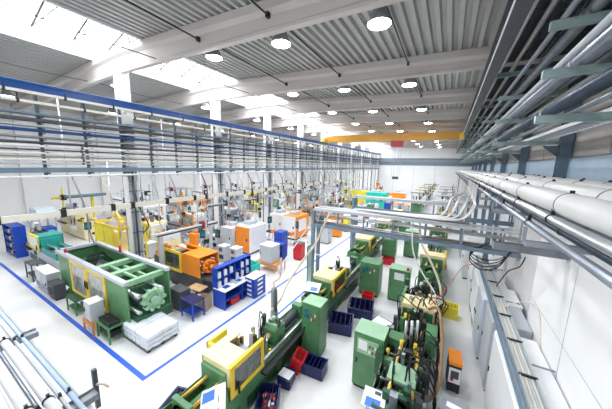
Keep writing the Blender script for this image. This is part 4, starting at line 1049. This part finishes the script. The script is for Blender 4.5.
# ------------------------------------------------------------------ the crowd of machines further back
bays = ['nearest','second','third','fourth','fifth','sixth','seventh','eighth','ninth','tenth']
def cell(where, k, x, y, rz, L, W, top, bed, guard, door, inj, roof, side, gz=None, gm=LGREY, gh=DGREY, grz=None, win=WINLT, hop=STEEL, colour='white'):
    lab = '%s moulding machine, %s in %s' % (colour, bays[k], where)
    m = imm(lab, (x,y,0), rz, L, W, side=side, bed=bed, guard=guard, door=door, inj=inj, roof=roof, win=win, top=top, detail=False, g0=.3, g1=.62, hop=hop)
    if gz:
        d = Vector((math.cos(rz), math.sin(rz), 0)); n_ = Vector((-d.y, d.x, 0))
        p = Vector((x,y,0)) + d*(L*.45) + n_*(-side)*(W/2+.25)
        a = rz + (PI/2 if side > 0 else -PI/2)
        gantry('%s gantry robot, %s in %s' % ({LGREY:'grey',WHITE:'white',CREAM:'ivory',BYEL:'yellow',ORANGE:'orange'}[gm], bays[k], where), (p.x,p.y,0), a+PI if False else math.atan2(n_.y*side, n_.x*side), 2.6, gz, gm, gh)
# left machine row, along the left side of the aisle, machines lie across the hall
specs = [('white and orange',WHITE,WHITE,ORANGE,ORANGE),('white and grey',LGREY,WHITE,LGREY,MGREY),('cream and yellow',WHITE,CREAM,BYEL,WHITE),('white and orange',WHITE,WHITE,WHITE,ORANGE),('white and blue',WHITE,WHITE,BLUE,WHITE),
         ('white and green',WHITE,LGREEN,WHITE,WHITE),('white and grey',WHITE,LGREY,WHITE,LGREY)]
for k in range(4):
    c_,bd,gd,dr,ij = specs[k]
    cell('the left aisle row', k, -9.2, [23.6,27.8,32.0,49][k], PI, 5.6, 1.4, 2.0, bd, gd, dr, ij, gd, 1, 3.0, [LGREY,WHITE,BYEL,ORANGE,WHITE,LGREY,WHITE][k], [DGREY,DRED,BLACK][k%3], colour=c_)
specs = [('cream and yellow',CREAM,CREAM,BYEL,WHITE),('white and orange',LGREY,WHITE,ORANGE,WHITE),('white and grey',WHITE,WHITE,LGREY,MGREY),('yellow and white',WHITE,BYEL,BYEL,WHITE),('white and teal',WHITE,WHITE,TEAL,WHITE),('white and orange',WHITE,WHITE,ORANGE,ORANGE),('white and green',WHITE,WHITE,LGREEN,GREEN),('white and grey',WHITE,WHITE,LGREY,WHITE)]
for k in range(8):
    c_,bd,gd,dr,ij = specs[k]
    cell('the row behind the white columns', k, -16.4, 10.0+(3.6 if k<3 else 3.9)*k, PI, 5.4, 1.4, 2.1, bd, gd, dr, ij, gd, 1, 3.1, [WHITE,ORANGE,LGREY,BYEL,WHITE,LGREY,WHITE,ORANGE][k], [BLACK,DGREY,DRED][k%3], colour=c_)
specs = [('yellow and cream',CREAM,BYEL,BYEL,CREAM),('white and yellow',WHITE,WHITE,BYEL,WHITE),('pale blue and white',WHITE,PALEBL,WHITE,LGREY),('white and orange',WHITE,WHITE,ORANGE,WHITE),('white and grey',WHITE,WHITE,LGREY,LGREY),('white and yellow',WHITE,WHITE,YELLOW,WHITE)]
for k in range(6):
    c_,bd,gd,dr,ij = specs[k]
    cell('the far left wall row', k, -25.0, 8.6+4.6*k, PI, 5.2, 1.4, 2.2, bd, gd, dr, ij, gd, 1, 3.3, [BYEL,WHITE,LGREY,ORANGE,WHITE,LGREY][k], [BLACK,DGREY,DRED][k%3], colour=c_)
# big yellow and turquoise machines far down the hall
box_machine('large bright yellow machine far down the hall beside the turquoise one', (-12.6,40.2,0), 2.9,1.6,2.5, BYEL, BYEL, DGREY)
box_machine('large turquoise machine far down the hall right of the yellow one', (-9.3,38.6,0), 2.8,2.6,2.6, TURQ, TURQ, TURQ)
box_machine('low cobalt blue box machine in front of the turquoise machine', (-9.6,34.4,0), .9,.9,1.0, BLUE, BLUE, BLUE)
box_machine('cobalt blue box machine far down the hall left of an orange machine', (-7.0,35.6,0), .9,1.0,1.5, BLUE, BLUE, WHITE)
box_machine('orange framed grey machine far down the hall', (-5.0,33.9,0), 1.9,1.3,1.7, LGREY, ORANGE, LGREY)
box_machine('orange machine standing far down the middle of the hall', (-7.4,46.5,0), 2.2,1.4,2.0, ORANGE, WHITE, ORANGE)
box_machine('yellow box machine left of the aisle behind the second orange machine', (-14.2,21.6,0), 1.3,.9,1.7, BYEL, YELLOW, BYEL)
specs = [('white and green',GREEN,CREAM,YELLOW,GREEN),('white and yellow',WHITE,WHITE,BYEL,WHITE),('white and orange',WHITE,WHITE,ORANGE,WHITE),('green and cream',GREEN,CREAM,GREEN,GREEN),('white and grey',WHITE,WHITE,LGREY,LGREY)]
for k in range(5):
    c_,bd,gd,dr,ij = specs[k]
    cell('the far part of the centre row', k, -3.4, 35.6+5.2*k, PI/2, 4.6, 1.2, 2.0, bd, gd, dr, ij, gd, -1, 2.9, [LGREY,WHITE,BYEL,WHITE,LGREY][k], BLACK, colour=c_)
    cell('the far part of the right row', k, -.2, 27.5+6.0*k, PI/2, 4.8, 1.2, 1.9, bd if k%2 else WHITE, gd, dr, ij, gd, -1, 2.9, WHITE, [DGREY,BLACK][k%2], colour=c_)
# dryers and small cabinets dotted between the rows
random.seed(5)
for k in range(9):
    hopper_dryer('silver material dryer between the white columns and the left machine row', (-14.6+.25*(k%3), 16.2+4.2*k, 0), .26, 1.9, STEEL, 'dryers beside the white columns')
for k in range(8):
    x,y = -24.2+.0*k, 10.6+4.6*k
    hopper_dryer('silver material dryer standing in the left side hall aisle', (-23.9, 10.9+4.6*k if k<6 else 38+3*(k-6), 0), .26, 2.0, STEEL, 'dryers in the left side hall')
palx = [('white',WHITE),('pale grey',LGREY),('orange',ORANGE),('yellow',BYEL),('blue',BLUE),('white',WHITE),('red',RED),('green',GREEN)]
for k in range(9):
    c_,m_ = palx[k%8]
    cabinet('machine_cabinet', '%s cabinet on the left edge of the aisle beyond the red tool cabinet, %s' % (c_, (bays+['eleventh','twelfth'])[k]), (-8.55+.0*k, 16.3+2.3*k, 0), PI/2 if k%2 else 0, .8,.7,[1.3,1.8,1.1,1.6][k%4], m_, top=WHITE)
for k in range(9):
    c_,m_ = palx[(k*3+1)%8]
    cabinet('machine_cabinet', '%s cabinet among the side hall machines, %s from the camera' % (c_, bays[k]), (-22.6-.0*k, 9.0+4.0*k, 0), 0, .8,.7,[1.9,1.5,1.7][k%3], m_, top=WHITE)
# supply hoses dropping from the rack and the trunking
for k in range(36):
    y = 4.6+1.15*k; m_ = [MGREY,BEIGEH,DGREY,LGREY][k%4]
    x = -15.0
    tag(MB().tube([(x,y,5.7),(x+.35,y+.1,4.9),(x+.2,y+.3,4.0),(x-.3+.5*(k%3),y+.5,3.0),(x-.2,y+.6,2.35)],.035,n=7,sub=5).build('supply_hose', m_), 'slim hose dropping from the left rack to the machines below', 'hose', 'hoses under the left rack')
for k in range(22):
    y = 5.2+2.05*k; x = -17.6-.5*(k%4); m_ = [LGREY,WHITE,MGREY][k%3]
    tag(MB().cyl((x,y,2.9),(x,y,9.6 if k%3==0 else 6.4),.035,n=6).box(x-.12,x+.12,y-.08,y+.08,2.7,2.9).build('drop_pole', m_), 'slim vertical supply pole hanging over the side hall machines', 'pole', 'supply poles in the side hall')
for k in range(4):
    y = 9.0+7*k
    tag(MB().box(-31,-16.3,y-.04,y+.04,6.3,6.42).build('cross_rail', LGREY), 'light grey cross rail over the side hall', 'rail', 'cross rails in the side hall')
for k in range(6):
    tag(MB().box(-26+.6*k,-25.9+.6*k,3,50,6.15,6.25).build('supply_pipe', [WHITE,LGREY,MGREY][k%3]), 'slim supply pipe running along the side hall under the cross rails', 'pipe', 'supply pipes in the side hall')
tag(MB().cyl((-26.8,7.6,3.5),(-26.8,10.4,3.5),.13,n=12).build('ventilation_duct', BLGREY), 'dark blue-grey duct hanging against the left wall', 'duct')
t = thing('machine_hood', 'pale blue hood on a tall stand beside the dark duct in the side hall', 'hood', (-25.8,6.0,0))
MB().prism([(-1.0,2.3),(1.0,2.3),(.75,2.95),(-.6,2.95)],-.5,.5,'y').build('hood', ACRYL, t)
for sx in (-.9,.9):
    for sy in (-.42,.42): MB().box(sx-.04,sx+.04,sy-.04,sy+.04,0,2.3).build('leg', LGREY, t)
t = thing('robot_fence', 'bright yellow framed robot enclosure behind the big green machine', 'enclosure', (-17.3,7.3,0))
for x in (-1.6,-.5,.6,1.4):
    for y in (-.7,.7): MB().box(x-.04,x+.04,y-.04,y+.04,0,2.7).build('post', BYEL, t)
MB().box(-1.6,1.4,-.74,-.66,2.6,2.75).box(-1.6,1.4,.66,.74,2.6,2.75).box(-1.6,1.4,-.74,-.66,1.1,1.2).box(-1.66,-1.54,-.7,.7,2.6,2.75).box(1.34,1.46,-.7,.7,2.6,2.75).build('rail', YELLOW, t)
MB().box(-1.5,-.55,-.69,-.67,1.2,2.6).box(-.45,.55,-.69,-.67,1.2,2.6).build('panel', BYEL, t)
MB().box(-1.1,.9,-.5,.5,.0,1.0).box(-.5,.3,-.3,.3,1.0,2.2).build('core', CREAM, t, bevel=.02)
MB().cyl((0,0,2.2),(.1,0,2.9),.15,n=10).cyl((.1,0,2.9),(-.7,.1,3.3),.1,n=10).cyl((-.7,.1,3.3),(-1.0,.1,2.8),.08,n=10).build('robot_arm', YELLOW, t)

table('dark blue cart right of the big green machine behind the wrapped bags', (-8.95,6.15,0), 0, .8,.6,.8, NAVY, BLUE, shelf=True, name='parts_cart', cat='cart')
cabinet('drive_cabinet', 'black drive unit at the right end of the big green machine', (-9.95,6.25,0), 0, .8,.5,.95, DGREY, cat='machine')

# pendants, trolleys and boxes dotted among the rows
pp = thing('control_pendant', 'dark control pendant on a slim grey pole among the left machines', 'control pendant', (-9.7,21.2,0), 0, 'control pendants among the left machines')
MB().cyl((0,0,0),(0,0,2.2),.03,n=8).box(-.18,.18,-.18,.18,0,.03).build('pole', MGREY, pp)
MB().box(-.2,.2,-.06,.04,1.5,2.05).build('housing', BLACK, pp, bevel=.01); MB().box(-.16,.16,-.065,-.06,1.62,1.98).build('screen', SCREEN, pp)
spots = [(-15.1,11.3),(-15.2,14.9),(-15.1,17.8),(-15.2,21.0),(-15.1,25.6),(-15.2,29.2),(-15.1,33.5),(-22.4,7.4),(-22.5,11.9),(-22.3,15.6),(-22.5,20.0),(-22.4,24.0),(-10.2,26.0),(-10.4,30.2),(-10.1,16.4),(-13.0,16.6),(-13.2,11.2),(-13.9,10.6),(-11.9,21.4),(-8.2,36.5),(-8.6,42.0),(-9.8,20.2),(-18.4,12.1),(-20.4,12.0),(-18.2,15.8),(-20.6,19.5),(-17.9,23.3),(-19.6,27.1)]
for i,(x,y) in enumerate(spots): copy_tree(pp, (x,y,0), [0,.6,-.5,1.2][i%4])
tr = thing('parts_trolley', 'white trolley loaded with dark trays among the left machines', 'trolley', (-10.9,16.4,0), 0, 'loaded trolleys among the left machines')
MB().box(-.45,.45,-.3,.3,.78,.82).box(-.45,.45,-.3,.3,.3,.33).build('deck', WHITE, tr)
for sx in (-.42,.42):
    for sy in (-.27,.27): MB().box(sx-.02,sx+.02,sy-.02,sy+.02,.06,.78).build('leg', LGREY, tr); 
for i,(x0,m_) in enumerate(((-.38,NAVY),(-.05,DGREY),(.2,ORANGE))): MB().box(x0,x0+.22,-.2,.2,.82,.95+.08*i).build('load_tray', m_, tr)
for i,(x,y) in enumerate([(-12.6,16.2),(-14.2,16.4),(-11.2,21.6),(-13.0,21.4),(-10.6,25.8),(-12.6,26.0),(-14.0,25.9),(-11.5,30.0),(-13.6,30.1),(-17.5,12.4),(-19.4,12.3),(-21.4,12.2),(-17.3,15.7),(-19.3,16.0),(-21.4,15.9),(-18.6,19.6),(-23.3,8.3),(-24.1,13.3),(-26.5,11.2),(-28.4,11.3),(-26.5,16.2),(-28.5,16.1),(-17.2,30.8),(-19.5,31.0)]): copy_tree(tr, (x,y,0), [0,.3,1.57][i%3])
bs = thing('control_unit', 'grey wheeled control unit with black vents and white lid among the left machines', 'control unit', (-11.6,11.3,0), 0, 'wheeled control units among the left machines')
MB().box(-.3,.3,-.28,.28,.08,1.05).build('body', LGREY, bs, bevel=.01); MB().box(-.32,.32,-.3,.3,1.05,1.09).build('lid', WHITE, bs)
MB().box(-.2,.2,-.285,-.28,.2,.5).build('vent', BLACK, bs); MB().box(-.2,.1,-.285,-.28,.7,.95).build('display', DGREY, bs)
for sx in (-.24,.24):
    for sy in (-.22,.22): MB().cyl((sx-.02,sy,.04),(sx+.02,sy,.04),.04,n=8).build('wheel', BLACK, bs)
for i,(x,y) in enumerate([(-12.6,11.2),(-15.0,12.6),(-14.9,19.4),(-16.0,12.5),(-15.0,27.3),(-22.4,9.9),(-22.5,13.7),(-22.4,18.0),(-22.4,22.0),(-8.4,40.0),(-10.0,43.0),(-12.5,43.3),(-6.7,40.3),(-6.6,43.0),(-15.0,31.5),(-17.2,8.9),(-19.6,8.9),(-21.8,8.3)]): copy_tree(bs, (x,y,0), [0,.2,-.3][i%3])

g0 = gantry('dark headed white gantry robot standing between the side hall rows', (-23.0,9.5,0), 0, 2.4, 3.4, WHITE, BLACK, 'gantry robots between the side hall rows')
for i in range(9): copy_tree(g0, (-23.0-.2*(i%2), 12.9+3.9*i, 0), [PI,0,.4][i%3])
g1 = gantry('grey gantry robot with dark head beside the white columns', (-14.9,12.0,0), PI*.5, 2.2, 3.3, LGREY, DGREY, 'gantry robots beside the white columns')
for i in range(8): copy_tree(g1, (-14.85, 15.6+3.7*i, 0), [PI*.5,PI,PI*.5][i%3])
r0 = thing('profile_frame', 'open aluminium profile frame holding hoses over the left machines', 'frame', (-18.4,13.6,0), 0, 'profile frames over the left machines')
for sx in (-1.1,1.1):
    for sy in (-.85,.85): MB().box(sx-.03,sx+.03,sy-.03,sy+.03,0,3.5).build('post', LGREY, r0)
MB().box(-1.1,1.1,-.88,-.82,3.44,3.5).box(-1.1,1.1,.82,.88,3.44,3.5).box(-1.13,-1.07,-.85,.85,3.44,3.5).box(1.07,1.13,-.85,.85,3.44,3.5).box(-1.1,1.1,-.88,-.82,2.5,2.56).box(-1.1,1.1,.82,.88,2.5,2.56).build('beam', LGREY, r0)
MB().tube([(-.8,0,3.44),(-.7,0,2.9),(-.2,.1,2.6),(.3,0,3.0),(.7,0,3.44)],.04,n=7).tube([(.1,.2,3.44),(.2,.2,2.7),(.5,.1,2.3)],.03,n=7).build('hose', BLACK, r0)
MB().box(.3,.8,-.85,-.6,2.56,3.0).build('valve_cabinet', WHITE, r0)
for i,(x,y) in enumerate([(-18.6,17.2),(-20.4,21.7),(-18.0,25.6),(-12.4,23.6),(-12.6,27.8),(-12.2,32.0),(-26.8,13.2),(-27.4,17.8),(-26.9,22.4),(-18.4,29.5),(-18.6,33.4)]): copy_tree(r0, (x,y,0))
EXPO = 0.88

# ------------------------------------------------------------------ camera, light, render look
cam = bpy.data.cameras.new('camera'); co = bpy.data.objects.new('camera', cam); col.objects.link(co)
R = ((0.8671713676412391, 0.09732899769867052, -0.488406475540809), (0.4975264048876345, -0.12610912346110179, 0.8582330484311695), (0.02193844987250282, -0.9872302442626262, -0.15778196738013792))
M = Matrix(((R[0][0], -R[0][1], -R[0][2], 0), (R[1][0], -R[1][1], -R[1][2], 0), (R[2][0], -R[2][1], -R[2][2], 6.5), (0, 0, 0, 1)))
co.matrix_world = M
cam.sensor_width = 36; cam.lens = 248.4/612*36; cam.clip_start = .05; cam.clip_end = 300
scn.camera = co
w = bpy.data.worlds.new('world'); scn.world = w; w.use_nodes = True
w.node_tree.nodes['Background'].inputs['Color'].default_value = (.85, .92, 1, 1)
w.node_tree.nodes['Background'].inputs['Strength'].default_value = 1.0
scn.view_settings.view_transform = 'Standard'; scn.view_settings.look = 'None'
scn.view_settings.gamma = 1; scn.view_settings.exposure = EXPO
scn.cycles.use_denoising = True
scn.cycles.max_bounces = 8; scn.cycles.diffuse_bounces = 5; scn.cycles.glossy_bounces = 3
scn.cycles.sample_clamp_indirect = 6
